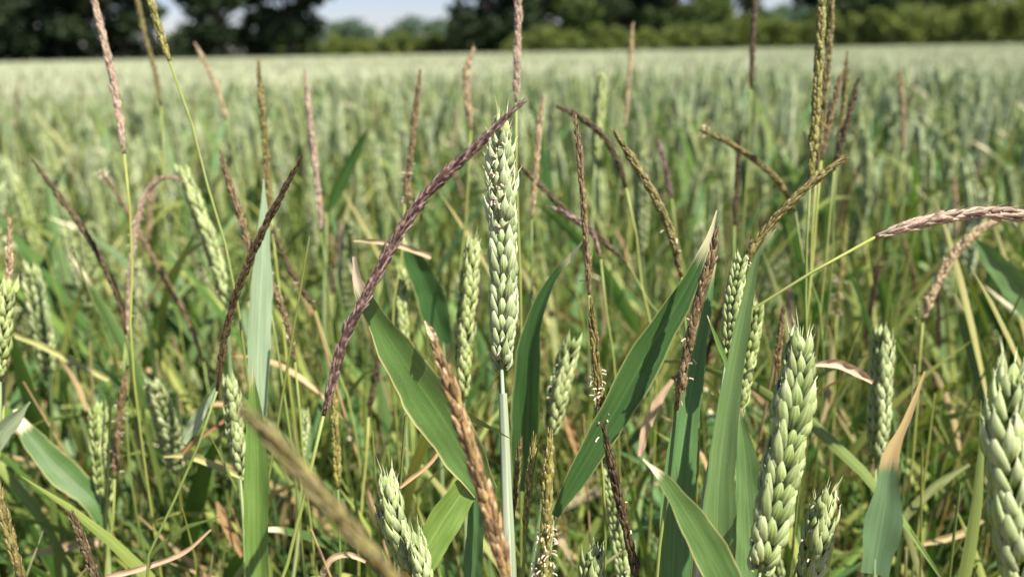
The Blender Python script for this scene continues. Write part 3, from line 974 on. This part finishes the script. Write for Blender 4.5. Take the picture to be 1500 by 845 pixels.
wheat('wheat shoot with a pale pointed blade at the left edge',
      base=[(-10, 660), (-12, 720)], d=0.42, stemw=7, name='wheat_shoot',
      leaves=[(([(44, 588), (22, 612), (-4, 640), (-40, 690)], (0.42, 0.42), [3, 24, 30, 26], LEAF_SILVER), dict(roll=20))])
wheat('wheat shoot with a grey green blade ending in a long dry tan tip',
      base=[(1282, 800), (1280, 870)], d=0.40, stemw=8, name='wheat_shoot',
      leaves=[(([(1355, 544), (1330, 610), (1304, 670), (1296, 740), (1280, 840)], (0.39, 0.40), [3, 10, 26, 52, 38], LEAF_DRYTIP), dict(roll=14, fold=.15))])
wheat('wheat shoot with a green blade hanging in from the right edge',
      base=[(1520, 470), (1525, 560)], d=0.55, stemw=7, name='wheat_shoot',
      leaves=[(([(1424, 345), (1456, 385), (1492, 425), (1525, 470)], (0.54, 0.55), [4, 30, 40, 36], LEAF_GREY), dict(roll=10))])
wheat('wheat shoot with a dark blade under the arching pink grass head',
      base=[(1452, 600), (1456, 690)], d=0.55, stemw=6, name='wheat_shoot',
      leaves=[(([(1398, 430), (1418, 480), (1440, 550), (1454, 620)], (0.55, 0.55), [4, 24, 30, 22], LEAF_DARK), dict(roll=-25))])
wheat('wheat shoot with a wide blurred blade left of the narrow ear',
      base=[(650, 500), (650, 600)], d=0.52, stemw=6, name='wheat_shoot',
      leaves=[(([(590, 340), (606, 380), (630, 430), (650, 505)], (0.5, 0.52), [8, 36, 44, 30], LEAF_DARK), dict(roll=-10))])
wheat('wheat shoot with an upright green blade below the orange grass head',
      base=[(690, 870), (690, 940)], d=0.36, stemw=8, name='wheat_shoot',
      leaves=[(([(700, 700), (700, 745), (697, 800), (692, 880)], (0.36, 0.36), [8, 28, 32, 28], LEAF_GREY), dict(roll=-30))])

# --- black-grass
grass('thick purple black-grass head slanting across the middle, nearest and darkest of all', 'purple',
      [(766, 149), (700, 212), (625, 285), (573, 362), (530, 445), (500, 510), (474, 608)], (0.295, 0.305), 18, [(458, 680), (432, 775), (414, 860)], single=True)
grass('hairy orange brown grass head leaning left at the bottom of the middle', 'orange',
      [(636, 500), (652, 545), (675, 615), (702, 700), (728, 785), (748, 870)], (0.275, 0.265), 29, [(758, 920)], hairy=True, single=True, stemr=.001)
grass('dark brown grass head slanting up right across the silvery blade', 'dark',
      [(440, 232), (410, 290), (382, 345), (352, 415), (332, 480), (318, 572)], (0.37, 0.39), 14, [(300, 620), (280, 690)])
grass('blurred dark grass head slanting down right at the left', 'dark',
      [(46, 233), (82, 280), (118, 330), (150, 385), (176, 445), (184, 490)], 0.50, 12, [(188, 560)])
grass('thin brown grass head with a white tip slanting down right at the left', 'brown',
      [(148, 250), (180, 298), (212, 355), (245, 415), (275, 468), (298, 530)], 0.60, 10, [(310, 600)], anth=3, arange=(.93, 1))
grass('arched pinkish grass head curling over at the left', 'pink',
      [(272, 268), (244, 260), (218, 278), (203, 320), (194, 370), (190, 430), (184, 500)], 0.52, 11, [(178, 580), (172, 640)], anth=.15)
grass('brown grass head hanging against the pale ear at the lower left', 'brown',
      [(186, 540), (178, 590), (172, 640), (168, 700)], 0.48, 14, [(166, 760)], anth=.35)
grass('upright olive brown grass head with a sharp tip left of centre', 'olive',
      [(378, 88), (384, 160), (390, 230), (397, 320)], 0.50, 14, [(404, 380), (412, 450)])
grass('slim dusky pink grass head right of the upright olive one', 'pink',
      [(446, 104), (455, 180), (464, 260), (471, 340)], 0.55, 12, [(480, 420), (490, 520)])
grass('reddish brown grass head crossing behind the dark one, tip up left', 'brown',
      [(322, 222), (342, 285), (366, 360), (392, 430)], 0.44, 14, [(402, 480), (410, 540)])
grass('short dark grass head with a white spot by the silvery blade', 'dark',
      [(398, 330), (416, 375), (438, 415), (462, 455)], 0.50, 10, [(475, 500)], anth=.1)
grass('brown grass head low beside the silvery blade', 'brown',
      [(384, 380), (400, 420), (420, 470), (432, 530)], 0.44, 13, [(438, 590)], anth=.15)
grass('upright brown grass head with a white tip, its lower half hung with white anthers', 'brown',
      [(616, 104), (609, 160), (602, 225), (593, 300)], 0.50, 12, [(588, 380)], anth=.7, arange=(0, .35))
grass('pale dried grass head bent at its tip left of the middle ear', 'tan',
      [(694, 72), (684, 100), (684, 140), (690, 190)], 0.58, 14, [(686, 260), (682, 340)])
grass('pink tan grass head rising straight above the middle ear out of the photo', 'pink',
      [(761, -60), (760, 0), (758, 70), (756, 150)], 0.45, 15, [(756, 230), (758, 310)])
grass('tan grass head just right of the middle ear', 'tan',
      [(796, 143), (790, 190), (785, 250), (779, 320)], 0.50, 12, [(778, 380), (780, 460)])
grass('black arching grass head bent over to the left, right of the middle ear', 'dark',
      [(816, 156), (850, 172), (882, 198), (905, 236), (917, 275)], 0.50, 13, [(930, 330), (940, 420)])
grass('long speckled reddish grass head standing right of the middle ear', 'brown',
      [(842, 168), (850, 235), (855, 305), (860, 370), (863, 432)], 0.385, 13, [(866, 500), (872, 600)], anth=.25, arange=(0, .12))
grass('olive grass head with a ruff of white anthers in the middle right', 'olive',
      [(866, 440), (872, 510), (878, 575), (888, 640)], 0.365, 17, [(900, 720)], anth=2.2, arange=(.12, .5))
grass('dark drooping grass head at the bottom right of the middle', 'dark',
      [(884, 625), (900, 700), (918, 780), (936, 860)], 0.345, 20, [(944, 910)], anth=.12)
grass('curved olive grass head leaning left, right of the black arching one', 'olive',
      [(899, 193), (930, 240), (960, 290), (984, 345), (998, 405)], 0.42, 18, [(1004, 480)], anth=.2, arange=(0, .4))
grass('thin dark grass head slanting down behind the long speckled one', 'dark',
      [(756, 238), (795, 275), (838, 318), (880, 350), (918, 385)], 0.50, 11, [(940, 430)])
grass('short purplish grass head ending at the speckled head', 'purple',
      [(805, 302), (838, 318), (866, 340), (880, 380)], 0.47, 9, [(886, 440)])
grass('thin tan grass head standing alone against the far hedge', 'tan',
      [(927, 36), (923, 95), (915, 190)], 0.65, 9, [(908, 270)])
grass('thin dark grass head crossing the far hedge, left of the yellow pair', 'dark',
      [(1108, -40), (1104, 40), (1100, 130)], 0.60, 11, [(1098, 200), (1092, 280)])
grass('dark stub of a grass head below the thin dark one', 'dark',
      [(1084, 195), (1080, 260), (1076, 330)], 0.55, 10, [(1074, 420)])
grass('tall thick yellow olive grass head rising out of the photo at the right', 'yellow',
      [(1207, -60), (1202, 40), (1196, 150), (1187, 262)], 0.42, 19, [(1182, 340), (1180, 430)])
grass('slimmer darker grass head just right of the tall yellow one', 'olive',
      [(1222, -50), (1215, 60), (1206, 160), (1196, 250)], 0.46, 13, [(1190, 330)])
grass('short brown grass head leaning right beside the tall yellow one', 'brown',
      [(1233, 108), (1218, 165), (1203, 235)], 0.48, 12, [(1196, 310)])
grass('thin olive grass head between two short brown ones at the right', 'olive',
      [(1241, 78), (1236, 150), (1226, 235)], 0.52, 11, [(1220, 320)])
grass('short dark grass head leaning right, rightmost of the tall cluster', 'dark',
      [(1257, 116), (1242, 175), (1222, 250)], 0.50, 12, [(1214, 330)])
grass('light olive grass head bent over to the left in front of the right crop', 'olive',
      [(1026, 190), (1062, 206), (1105, 234), (1142, 268), (1165, 310)], 0.50, 12, [(1176, 380)], anth=3, arange=(.94, 1))
grass('thick olive green grass head leaning right over the upright blade', 'olive',
      [(1238, 231), (1196, 262), (1152, 303), (1112, 348), (1086, 392)], 0.36, 17, [(1078, 450), (1070, 540)], anth=.5, arange=(0, .12))
grass('speckled brown grass head leaning on the broad dark blade', 'brown',
      [(1050, 335), (1040, 385), (1022, 445), (1006, 520), (990, 600)], 0.335, 21, [(982, 680)], anth=.25, arange=(0, .5))
grass('pale pink arching grass head reaching to the right edge on a thin green stem', 'pink',
      [(1540, 322), (1480, 314), (1420, 314), (1350, 326), (1283, 347)], 0.36, 24, [(1210, 386), (1140, 432), (1098, 458), (1088, 520)], hairy=True)
grass('bent tan and brown grass head under the arching pink one', 'tan',
      [(1478, 318), (1432, 338), (1394, 378), (1366, 430), (1352, 470)], 0.50, 19, [(1346, 540)], anth=.1)
grass('badly blurred brown grass head close to the lens at the bottom left', 'olive',
      [(356, 600), (410, 655), (470, 725), (535, 800), (600, 880)], (0.19, 0.18), 34, [(640, 930)], hairy=True, stemr=.001)
grass('dark grass head cut by the bottom edge at the lower left', 'dark',
      [(104, 752), (122, 795), (150, 870)], 0.33, 20, [(160, 920)])
grass('olive grass head cut by the left edge near the bottom', 'olive',
      [(-12, 690), (8, 760), (38, 870)], 0.33, 20, [(44, 930)])
grass('tan upright grass head at the left edge', 'tan',
      [(15, 322), (13, 400), (10, 480), (6, 560)], 0.44, 14, [(4, 640)])
grass('yellow grass head with a mass of pale anthers at the bottom of the middle', 'yellow',
      [(806, 632), (802, 700), (800, 780), (796, 870)], 0.33, 24, [(794, 930)], anth=2.4, arange=(0, .45))
grass('slender yellow grass head with a pale tip left of the anther covered one', 'yellow',
      [(783, 640), (776, 690), (769, 780)], 0.34, 13, [(766, 860)])
grass('slender olive grass head rising beside the waxy middle stem', 'olive',
      [(762, 645), (758, 690), (752, 760)], 0.35, 12, [(750, 850)])
grass('yellow olive grass head upright right of the purple stem', 'yellow',
      [(489, 570), (492, 640), (495, 715)], 0.42, 17, [(498, 790)])
grass('dark reddish grass head standing in shade left of the broad dark blade', 'dark',
      [(556, 515), (548, 560), (540, 610)], 0.50, 11, [(536, 680)])
grass('slim red brown grass head left of the large ear', 'brown',
      [(1148, 448), (1142, 500), (1136, 570)], 0.42, 11, [(1132, 650)])
grass('yellowish grass head dotted white in the right mid crop', 'yellow',
      [(1240, 325), (1232, 390), (1226, 460)], 0.62, 11, [(1222, 540)], anth=.9, arange=(0, .5))
grass('pink grass head slanting down right over the dark trees at the upper left', 'pink',
      [(126, -60), (138, 0), (156, 75), (172, 150), (182, 225)], 0.45, 15, [(190, 300), (194, 400)])
grass('hanging yellow grass head against the dark trees at the upper left', 'yellow',
      [(205, -50), (220, 0), (234, 45), (248, 90)], 0.42, 15, [(262, 130), (290, 210), (310, 300)])
grass('thin shadowy grass head behind the hanging yellow one', 'olive',
      [(195, -30), (212, 50), (226, 100), (236, 155)], 0.62, 9, [(240, 230)])
grass('thin tan grass head slanting right over the far left crop', 'tan',
      [(286, 65), (302, 95), (318, 130), (332, 175)], 0.70, 9, [(345, 240)])
grass('dim purplish grass head low right of the curved olive one', 'purple',
      [(964, 205), (974, 245), (984, 290)], 0.62, 10, [(992, 360)])

# --- dead leaves one can single out
dry('cream dead leaf tip hanging right of the large ear', [(1192, 534), (1225, 533), (1255, 545), (1278, 560)], 0.40, [6, 13, 14, 6], STRAW_PINK)
dry('bleached dead leaf lying level behind the purple grass head', [(518, 352), (550, 354), (585, 360), (632, 376)], 0.45, [4, 7, 8, 9], STRAW_PINK)
dry('tan stalk slanting down left beside the bristly pale ear', [(652, 650), (628, 680), (600, 702), (576, 722)], 0.36, [4, 6, 6, 5], STRAW)
dry('curved straw tip at the bottom left', [(309, 775), (270, 808), (220, 828), (155, 846)], 0.40, [3, 7, 8, 8], STRAW_PINK)
dry('pale green folded leaf at the left below the dark grass head', [(316, 568), (300, 592), (284, 620), (268, 648)], 0.42, [4, 14, 20, 10], LEAF_SILVER)
dry('yellow straw slanting down right at the left edge', [(18, 490), (60, 506), (110, 532), (160, 556)], 0.55, [7, 9, 9, 8], GREENSTRAW)
dry('grey straw lying flat at the bottom left', [(40, 812), (90, 802), (130, 794), (176, 796)], 0.55, [4, 12, 13, 8], STRAW_PINK)
dry('rust coloured dead blade crossing at the left of the shaded ear', [(332, 612), (305, 632), (280, 650), (258, 672)], 0.45, [5, 7, 7, 5], STRAW_RED)
dry('pink dead leaf behind the broad dark blade', [(985, 556), (962, 590), (945, 630), (938, 668)], 0.44, [6, 14, 14, 8], STRAW_PINK)
dry('pale thin dead blade at the lower right', [(1420, 680), (1380, 705), (1340, 740), (1300, 790)], 0.50, [4, 12, 12, 8], GREENSTRAW)
dry('straw coloured leaf bent across at the lower right', [(1440, 762), (1410, 780), (1380, 790), (1352, 796)], 0.50, [5, 10, 10, 6], STRAW)
dry('curled cream leaf at the bottom left of centre', [(470, 842), (486, 818), (510, 812), (536, 822)], 0.40, [10, 9, 8, 5], STRAW_PINK)
dry('pale green straw crossing from the long dark blade', [(240, 668), (275, 668), (320, 684), (366, 704)], 0.44, [4, 10, 9, 5], GREENSTRAW)
dry('tuft of pale dead blade above the orange grass head', [(622, 470), (632, 488), (640, 505)], 0.32, [3, 12, 6], STRAW_PINK)
dry('orange brown dead leaf hanging in the lower left gap', [(316, 735), (330, 765), (342, 790), (354, 815)], 0.50, [8, 14, 14, 5], STRAW_RED)
dry('orange dead leaf behind the soft green ear', [(828, 608), (836, 632), (842, 650), (848, 672)], 0.50, [6, 13, 13, 6], STRAW_RED)


# ---------------------------------------------------------------- the crop
EAR_LO = {}
def ear_variant(r, mat_i, L, W):
    """a whole ear as one mesh, z up from (0,0,0)"""
    mb = MB()
    bend = Vector((r.uniform(-.2, .2), r.uniform(-.2, .2), 0)) * L
    path = [Vector((0, 0, 0)), Vector((0, 0, L * .5)) + bend * .25, Vector((0, 0, L)) + bend]
    fr = ear_frames(path, W)
    ro = r.uniform(0, 3)
    for i, (p, t, s, side, tt) in enumerate(fr):
        sp = spikelet_mb(r, .55 if i >= len(fr) - 2 else 1.0, .006 if i >= len(fr) - 2 else .002, False, 1 if r.random() < .12 else 0)
        merge(mb, sp, ear_matrix(p, t, s, side, Vector((1, 0, 0)), ro + (1.57 if i == len(fr) - 1 else 0)))
    return mb


def free_blade(mb, p0, az, length, width, up, droop, r, seg=7, cols=2, twist=0.6):
    o = Vector((math.cos(az), math.sin(az), 0))
    pts = []; q = Vector(p0); ang = up
    for i in range(seg + 1):
        pts.append(q.copy())
        q = q + (o * math.cos(ang) + Vector((0, 0, math.sin(ang)))) * (length / seg)
        ang -= droop / seg * (0.4 + 1.2 * i / seg)
    wid = [width * (0.55 + 0.45 * min(1, i / seg * 4)) * (1 - max(0, (i / seg - .45) / .55) ** 1.6 * .97) for i in range(seg + 1)]
    tw = r.uniform(-twist, twist)
    side = Vector((-o.y, o.x, 0))
    def nrm(i, p):
        t = tang(pts, i)
        n0 = side.cross(t)
        a = tw * i / seg * 2
        return n0 * math.cos(a) + side * math.sin(a)
    blade(mb, pts, wid, nrm, 0.15, 0.04, cols)


def make_variant(k):
    r = random.Random(100 + k)
    H = 0.60 + 0.02 * (k % 3)
    lean = Vector((r.uniform(-.05, .05), r.uniform(-.05, .05), 0))
    pts = [Vector((0, 0, 0)), Vector((0, 0, H * .5)) + lean * .3, Vector((0, 0, H)) + lean]
    st = MB(); tube(st, catmull(pts, 9), [.0021 - .0008 * i / 8 for i in range(9)], 5, cap=False)
    ear = ear_variant(r, 0, r.uniform(.075, .095), r.uniform(.0125, .0145))
    leaves = []
    for j in range(4):
        lm = MB()
        h = H * (0.86 - 0.19 * j) * r.uniform(.93, 1.03)
        p0 = pts[0].lerp(pts[1], min(1, h / (H * .5))) if h < H * .5 else pts[1].lerp(pts[2], (h - H * .5) / (H * .5))
        free_blade(lm, p0, r.uniform(0, 6.28), r.uniform(.15, .23), r.uniform(.010, .0155), r.uniform(1.05, 1.42), r.uniform(.2, 1.9), r, seg=8, cols=4)
        leaves.append(lm)
    return pts[-1], st, ear, leaves


EARM = [EAR, EAR_GREY, EAR_GREY, EAR, EAR_YEL, EAR_GREY, EAR, EAR_GREY]
LEAFM = [LEAF, LEAF_GREY, LEAF, LEAF_DARK, LEAF, LEAF_GREY, LEAF, LEAF_DARK]
VAR = [make_variant(k) for k in range(8)]
VMESH = []
SRC = bpy.data.collections.new('crop_sources')        # never linked to the scene: meshes for the crop beyond
def source(name, mb, mats):
    o = bpy.data.objects.new(name, mb.mesh(name, mats)); SRC.objects.link(o)
for k, (top, st, ear, leaves) in enumerate(VAR):
    VMESH.append((top, st.mesh('stem', STEM_YEL if k in (2, 4) else STEM), ear.mesh('ear', [EARM[k], ANTHER]),
                  [lm.mesh('leaf', (GREENSTRAW if k % 4 else STRAW) if j == 3 and k % 2 else LEAFM[(k + j) % 8]) for j, lm in enumerate(leaves)]))
    whole = MB()
    merge(whole, st, mi=0)
    merge(whole, ear, Matrix.Translation(top), mi=1)
    for j, lm in enumerate(leaves):
        merge(whole, lm, mi=3 if j == 3 else 2)
    source('a_plant_%02d' % k, whole, [STEM, EAR_CHALK if k % 2 else EARM[k], LEAFM[k], GREENSTRAW if k % 3 == 0 else LEAF])


def tuft(k, size, count, seg, cols):
    r = random.Random(300 + k)
    mb = MB()
    for _ in range(count):
        b = Vector((r.uniform(-.5, .5) * size, r.uniform(-.5, .5) * size, 0))
        H = r.uniform(.55, .65)
        top = b + Vector((r.uniform(-.03, .03), r.uniform(-.03, .03), H))
        mb.m = 0
        tube(mb, [b + Vector((0, 0, .1)), top], .0017, 3, cap=False)
        mb.m = 1
        L = r.uniform(.075, .1)
        ax = Vector((r.uniform(-.15, .15), r.uniform(-.15, .15), 1))
        pod(mb, top, ax, Vector((1, 0, 0)), L, .013, .011, bow=0, sides=5, rings=((0, .5), (.2, 1), (.7, .9), (1, .15)), u=r.random(), keel=0)
        mb.m = 2
        for j in range(2):
            free_blade(mb, b.lerp(top, r.uniform(.6, .95)), r.uniform(0, 6.28), r.uniform(.14, .22), r.uniform(.010, .015), r.uniform(.8, 1.35), r.uniform(.3, 2.2), r, seg=seg, cols=cols)
    source(('b_tuft_%02d' if k < 4 else 'c_tuft_%02d') % k, mb, [STEM, EAR_WAX_SHEEN, [LEAF_WAX_SHEEN, LEAF_GREY][(k // 2) % 2] if k < 4 else LEAF_WAX_SHEEN])


for k in range(4): tuft(k, .22, 14, 4, 2)
for k in range(4, 8): tuft(k, .55, 75, 2, 1)


def gn_scatter(name, coll, pts, rot, scl, idx, kind='stuff'):
    me = bpy.data.meshes.new(name)
    n = len(pts)
    me.vertices.add(n)
    me.vertices.foreach_set('co', np.asarray(pts, dtype=np.float32).ravel())
    a = me.attributes.new('rot', 'FLOAT_VECTOR', 'POINT'); a.data.foreach_set('vector', np.asarray(rot, dtype=np.float32).ravel())
    a = me.attributes.new('scl', 'FLOAT_VECTOR', 'POINT'); a.data.foreach_set('vector', np.asarray(scl, dtype=np.float32).ravel())
    a = me.attributes.new('idx', 'INT', 'POINT'); a.data.foreach_set('value', np.asarray(idx, dtype=np.int32))
    me.update()
    o = link(name, me)
    g = bpy.data.node_groups.new(name, 'GeometryNodeTree')
    g.interface.new_socket('Geometry', in_out='INPUT', socket_type='NodeSocketGeometry')
    g.interface.new_socket('Geometry', in_out='OUTPUT', socket_type='NodeSocketGeometry')
    gi = g.nodes.new('NodeGroupInput'); go = g.nodes.new('NodeGroupOutput')
    ci = g.nodes.new('GeometryNodeCollectionInfo')
    ci.inputs['Collection'].default_value = coll
    ci.inputs['Separate Children'].default_value = True
    ci.inputs['Reset Children'].default_value = True
    ip = g.nodes.new('GeometryNodeInstanceOnPoints')
    ip.inputs['Pick Instance'].default_value = True
    def na(nm, typ):
        x = g.nodes.new('GeometryNodeInputNamedAttribute'); x.data_type = typ; x.inputs['Name'].default_value = nm
        return x.outputs['Attribute']
    g.links.new(gi.outputs[0], ip.inputs['Points'])
    g.links.new(ci.outputs[0], ip.inputs['Instance'])
    g.links.new(na('idx', 'INT'), ip.inputs['Instance Index'])
    er = g.nodes.new('FunctionNodeEulerToRotation')
    g.links.new(na('rot', 'FLOAT_VECTOR'), er.inputs[0])
    g.links.new(er.outputs[0], ip.inputs['Rotation'])
    g.links.new(na('scl', 'FLOAT_VECTOR'), ip.inputs['Scale'])
    g.links.new(ip.outputs[0], go.inputs[0])
    md = o.modifiers.new('scatter', 'NODES'); md.node_group = g
    tag(o, kind=kind)
    return o


# plants near the lens: 268 more wheat plants as individuals, the crop beyond as one object
def sample(y0, y1, dens, margin=1.2, slope=0.72):
    xm = slope * y1 + margin
    n = int((y1 - y0) * 2 * xm * dens)
    p = np.stack([nrng.uniform(-xm, xm, n), nrng.uniform(y0, y1, n)], 1)
    return p[np.abs(p[:, 0]) < slope * p[:, 1] + margin]


near = sample(0.40, 3.6, 280)
dist = np.hypot(near[:, 0], near[:, 1])
vis = (np.abs(near[:, 0]) < 0.66 * near[:, 1] + 0.03) & (near[:, 1] > 0.46)
order = np.argsort(np.where(vis, dist, 99))
N_IND = 268
EARWORD = ['fresh green', 'waxy grey green', 'waxy grey green', 'fresh green', 'yellowish', 'waxy grey green', 'fresh green', 'waxy grey green']
LEANWORD = ['leaning left', 'leaning right', 'standing upright']
for i in order[:N_IND]:
    x, y = near[i]
    k = rng.randrange(8)
    top, ms, me_, ml = VMESH[k]
    root = tag(empty('wheat_plant', (x, y, 0)), None, 'wheat plant', 'wheat plants of the near crop')
    ty = rng.gauss(0, .10)
    root.rotation_euler = (rng.gauss(0, .10), ty, rng.uniform(0, 6.28))
    lean = LEANWORD[0 if ty < -.06 else 1 if ty > .06 else 2]
    root['label'] = '%s ear of wheat %s in the near crop' % (EARWORD[k], lean)
    lim = 1.0 if y > 0.8 else 0.86 + 0.14 * (y - .46) / .34
    s = rng.uniform(.72, 1.07) * lim
    root.scale = (1, 1, s)
    link('stem', ms, root)
    if rng.random() < (.62 if y > .8 else .08):
        link('ear', me_, root, top)
    else:
        root.name = 'wheat_shoot'
        root['label'] = 'leafy green wheat shoot %s among the ears of the near crop' % lean
        root['group'] = 'wheat shoots of the near crop'
    for m_ in ml:
        if y < .8 and m_.materials[0] in (STRAW, GREENSTRAW): continue
        link('leaf', m_, root)
rest = near[order[N_IND:]]
rest = rest[~((np.abs(rest[:, 0]) < .5) & (rest[:, 1] < .5))]
pA = np.concatenate([rest, np.zeros((len(rest), 1))], 1)
mid_ = sample(3.6, 11, 27, 1.5); far_ = sample(11, FIELD_END, 4.2, 3.0)
pB = np.concatenate([mid_, np.zeros((len(mid_), 1))], 1)
pC = np.concatenate([far_, np.zeros((len(far_), 1))], 1)
pts = np.concatenate([pA, pB, pC])
n = len(pts)
rot = np.stack([nrng.normal(0, .06, n), nrng.normal(0, .06, n), nrng.uniform(0, 6.28, n)], 1)
rot[len(pA):, :2] *= .5
rot[:, 0] += .10 * np.sin(pts[:, 0] * 1.3 + pts[:, 1] * .7); rot[:, 1] += .10 * np.sin(pts[:, 0] * .8 - pts[:, 1] * .9)
sc = nrng.uniform(.90, 1.06, n)
# gentle swells in the height of the crop
sc *= 1 + 0.045 * np.sin(pts[:, 0] * .9 + pts[:, 1] * .35) * np.sin(pts[:, 1] * .5)
scl = np.stack([np.ones(n), np.ones(n), sc], 1)
idx = np.concatenate([nrng.integers(0, 8, len(pA)), nrng.integers(8, 12, len(pB)), nrng.integers(12, 16, len(pC))])
gn_scatter('wheat_crop', SRC, pts, rot, scl, idx)

# low growth: tillers, dying blades and straw below the ears
SRC2 = bpy.data.collections.new('undergrowth_sources')
UG = [LEAF, LEAF_GREY, GREENSTRAW, LEAF, STEM_YEL, STRAW, LEAF, LEAF_GREY]
for k in range(8):
    r = random.Random(500 + k)
    mb = MB()
    for j in range(7):
        a = r.uniform(0, 6.28)
        b = Vector((r.uniform(-.03, .03), r.uniform(-.03, .03), r.uniform(0, .2)))
        mb.m = j % 2
        free_blade(mb, b, a, r.uniform(.24, .42), r.uniform(.004, .011), r.uniform(1.15, 1.52), r.uniform(.1, 1.3), r, seg=8, cols=2, twist=1.2)
    for j in range(3):
        mb.m = 2 + j % 2
        b = Vector((r.uniform(-.05, .05), r.uniform(-.05, .05), 0)); ht = r.uniform(.38, .66)
        tp = b + Vector((r.uniform(-.1, .1), r.uniform(-.1, .1), ht))
        tube(mb, [b, b.lerp(tp, .5) + Vector((.01, 0, 0)), tp], [.0015, .0012, .0006], 4, cap=False)
        free_blade(mb, b.lerp(tp, r.uniform(.5, .95)), r.uniform(0, 6.28), r.uniform(.08, .2), r.uniform(.003, .007), r.uniform(.9, 1.45), r.uniform(.2, 1.8), r, seg=6, cols=2, twist=1.5)
    o = bpy.data.objects.new('d_tiller_%02d' % k, mb.mesh('tiller', [UG[k], UG[(k + 3) % 8], STEM_YEL, [STRAW, LEAF, GREENSTRAW, LEAF_GREY][k % 4]])); SRC2.objects.link(o)
low = np.concatenate([sample(0.42, 3.2, 700), sample(0.36, 0.95, 600, .2)])
n = len(low)
gn_scatter('undergrowth', SRC2, np.concatenate([low, np.zeros((n, 1))], 1),
           np.stack([nrng.normal(0, .15, n), nrng.normal(0, .15, n), nrng.uniform(0, 6.28, n)], 1),
           np.stack([nrng.uniform(.8, 1.2, n)] * 2 + [nrng.uniform(.7, 1.25, n)], 1), nrng.integers(0, 8, n))

# dead blades caught among the stems
DM = []
for k in range(9):
    r = random.Random(900 + k)
    mb = MB()
    free_blade(mb, Vector((0, 0, 0)), 0, r.uniform(.05, .13), r.uniform(.003, .008), r.uniform(.2, 1.2), r.uniform(.5, 3), r, seg=8, cols=2, twist=2.5)
    DM.append((mb.mesh('dry_leaf', [STRAW, STRAW_RED, STRAW_PINK][k % 3]), ['straw coloured', 'rusty brown', 'pale pinkish'][k % 3]))
for i in range(110):
    y = rng.uniform(.55, 1.5)
    x = rng.uniform(-.66, .66) * y
    me_, word = DM[rng.randrange(9)]
    z = rng.uniform(.12, .52)
    o = tag(link('dry_leaf', me_, None, (x, y, z)), 'small %s dead blade caught among the %s green stems' % (word, 'nearest' if y < .9 else 'farther'), 'dead leaf', 'dead blades caught among the stems')
    o.rotation_euler = (rng.uniform(-.6, .6), rng.uniform(-.6, .6), rng.uniform(0, 6.28))

# ---------------------------------------------------------------- more black-grass standing through the crop
def grass_variant(k):
    r = random.Random(700 + k)
    H = r.uniform(.62, .74); L = r.uniform(.06, .10)
    ln = Vector((r.uniform(-.12, .12), r.uniform(-.1, .1), 0))
    a = Vector((0, 0, 0)); b = Vector((0, 0, H * .55)) + ln * .3; c = Vector((0, 0, H)) + ln
    e = c + (Vector((0, 0, 1)) + ln * 3 * r.uniform(.5, 2)).normalized() * L
    m_ = c.lerp(e, .5) + Vector((0, 0, .004))
    st = MB(); tube(st, catmull([a, b, c], 10), .0008, 5)
    R_ = r.uniform(.0018, .0024)
    hd = MB(); tube(hd, catmull([c, m_, e], 8), [R_ * .5] * 6 + [R_ * .3, R_ * .1], 5)
    for f in range(len(hd.uv)): hd.uv[f] = (.5, .6)
    for M in head_frames([c, m_, e], R_, .0062, .8): merge(hd, rng.choice(UNIT + UNITB), M)
    lf = MB(); free_blade(lf, a.lerp(b, .9), r.uniform(0, 6.28), .14, .005, 1.2, 1.2, r, seg=7, cols=2)
    kd = ['brown', 'pink', 'olive', 'dark', 'tan', 'yellow', 'brown', 'purple'][k]
    return st.mesh('stem', STEM_YEL), hd.mesh('flower_head', BG[kd]), lf.mesh('leaf', GREENSTRAW), kd


GV = [grass_variant(k) for k in range(8)]
for i in range(120):
    y = 0.62 + (rng.random() ** 1.7) * 6.0
    x = rng.uniform(-.68, .68) * y
    st, hd, lf, kd = GV[rng.randrange(8)]
    root = tag(empty('black_grass_plant', (x, y, 0)), 'slim %s grass head standing %s' % (kd, 'far back over the soft wheat' if y > 2.5 else 'among the wheat ears behind the nearest plants'), 'grass weed', 'black-grass scattered through the crop')
    root.rotation_euler = (rng.uniform(-.05, .05), rng.uniform(-.05, .05), rng.uniform(0, 6.28))
    root.scale = (1, 1, rng.uniform(.86, 1.04))
    link('stem', st, root); link('flower_head', hd, root); link('leaf', lf, root)
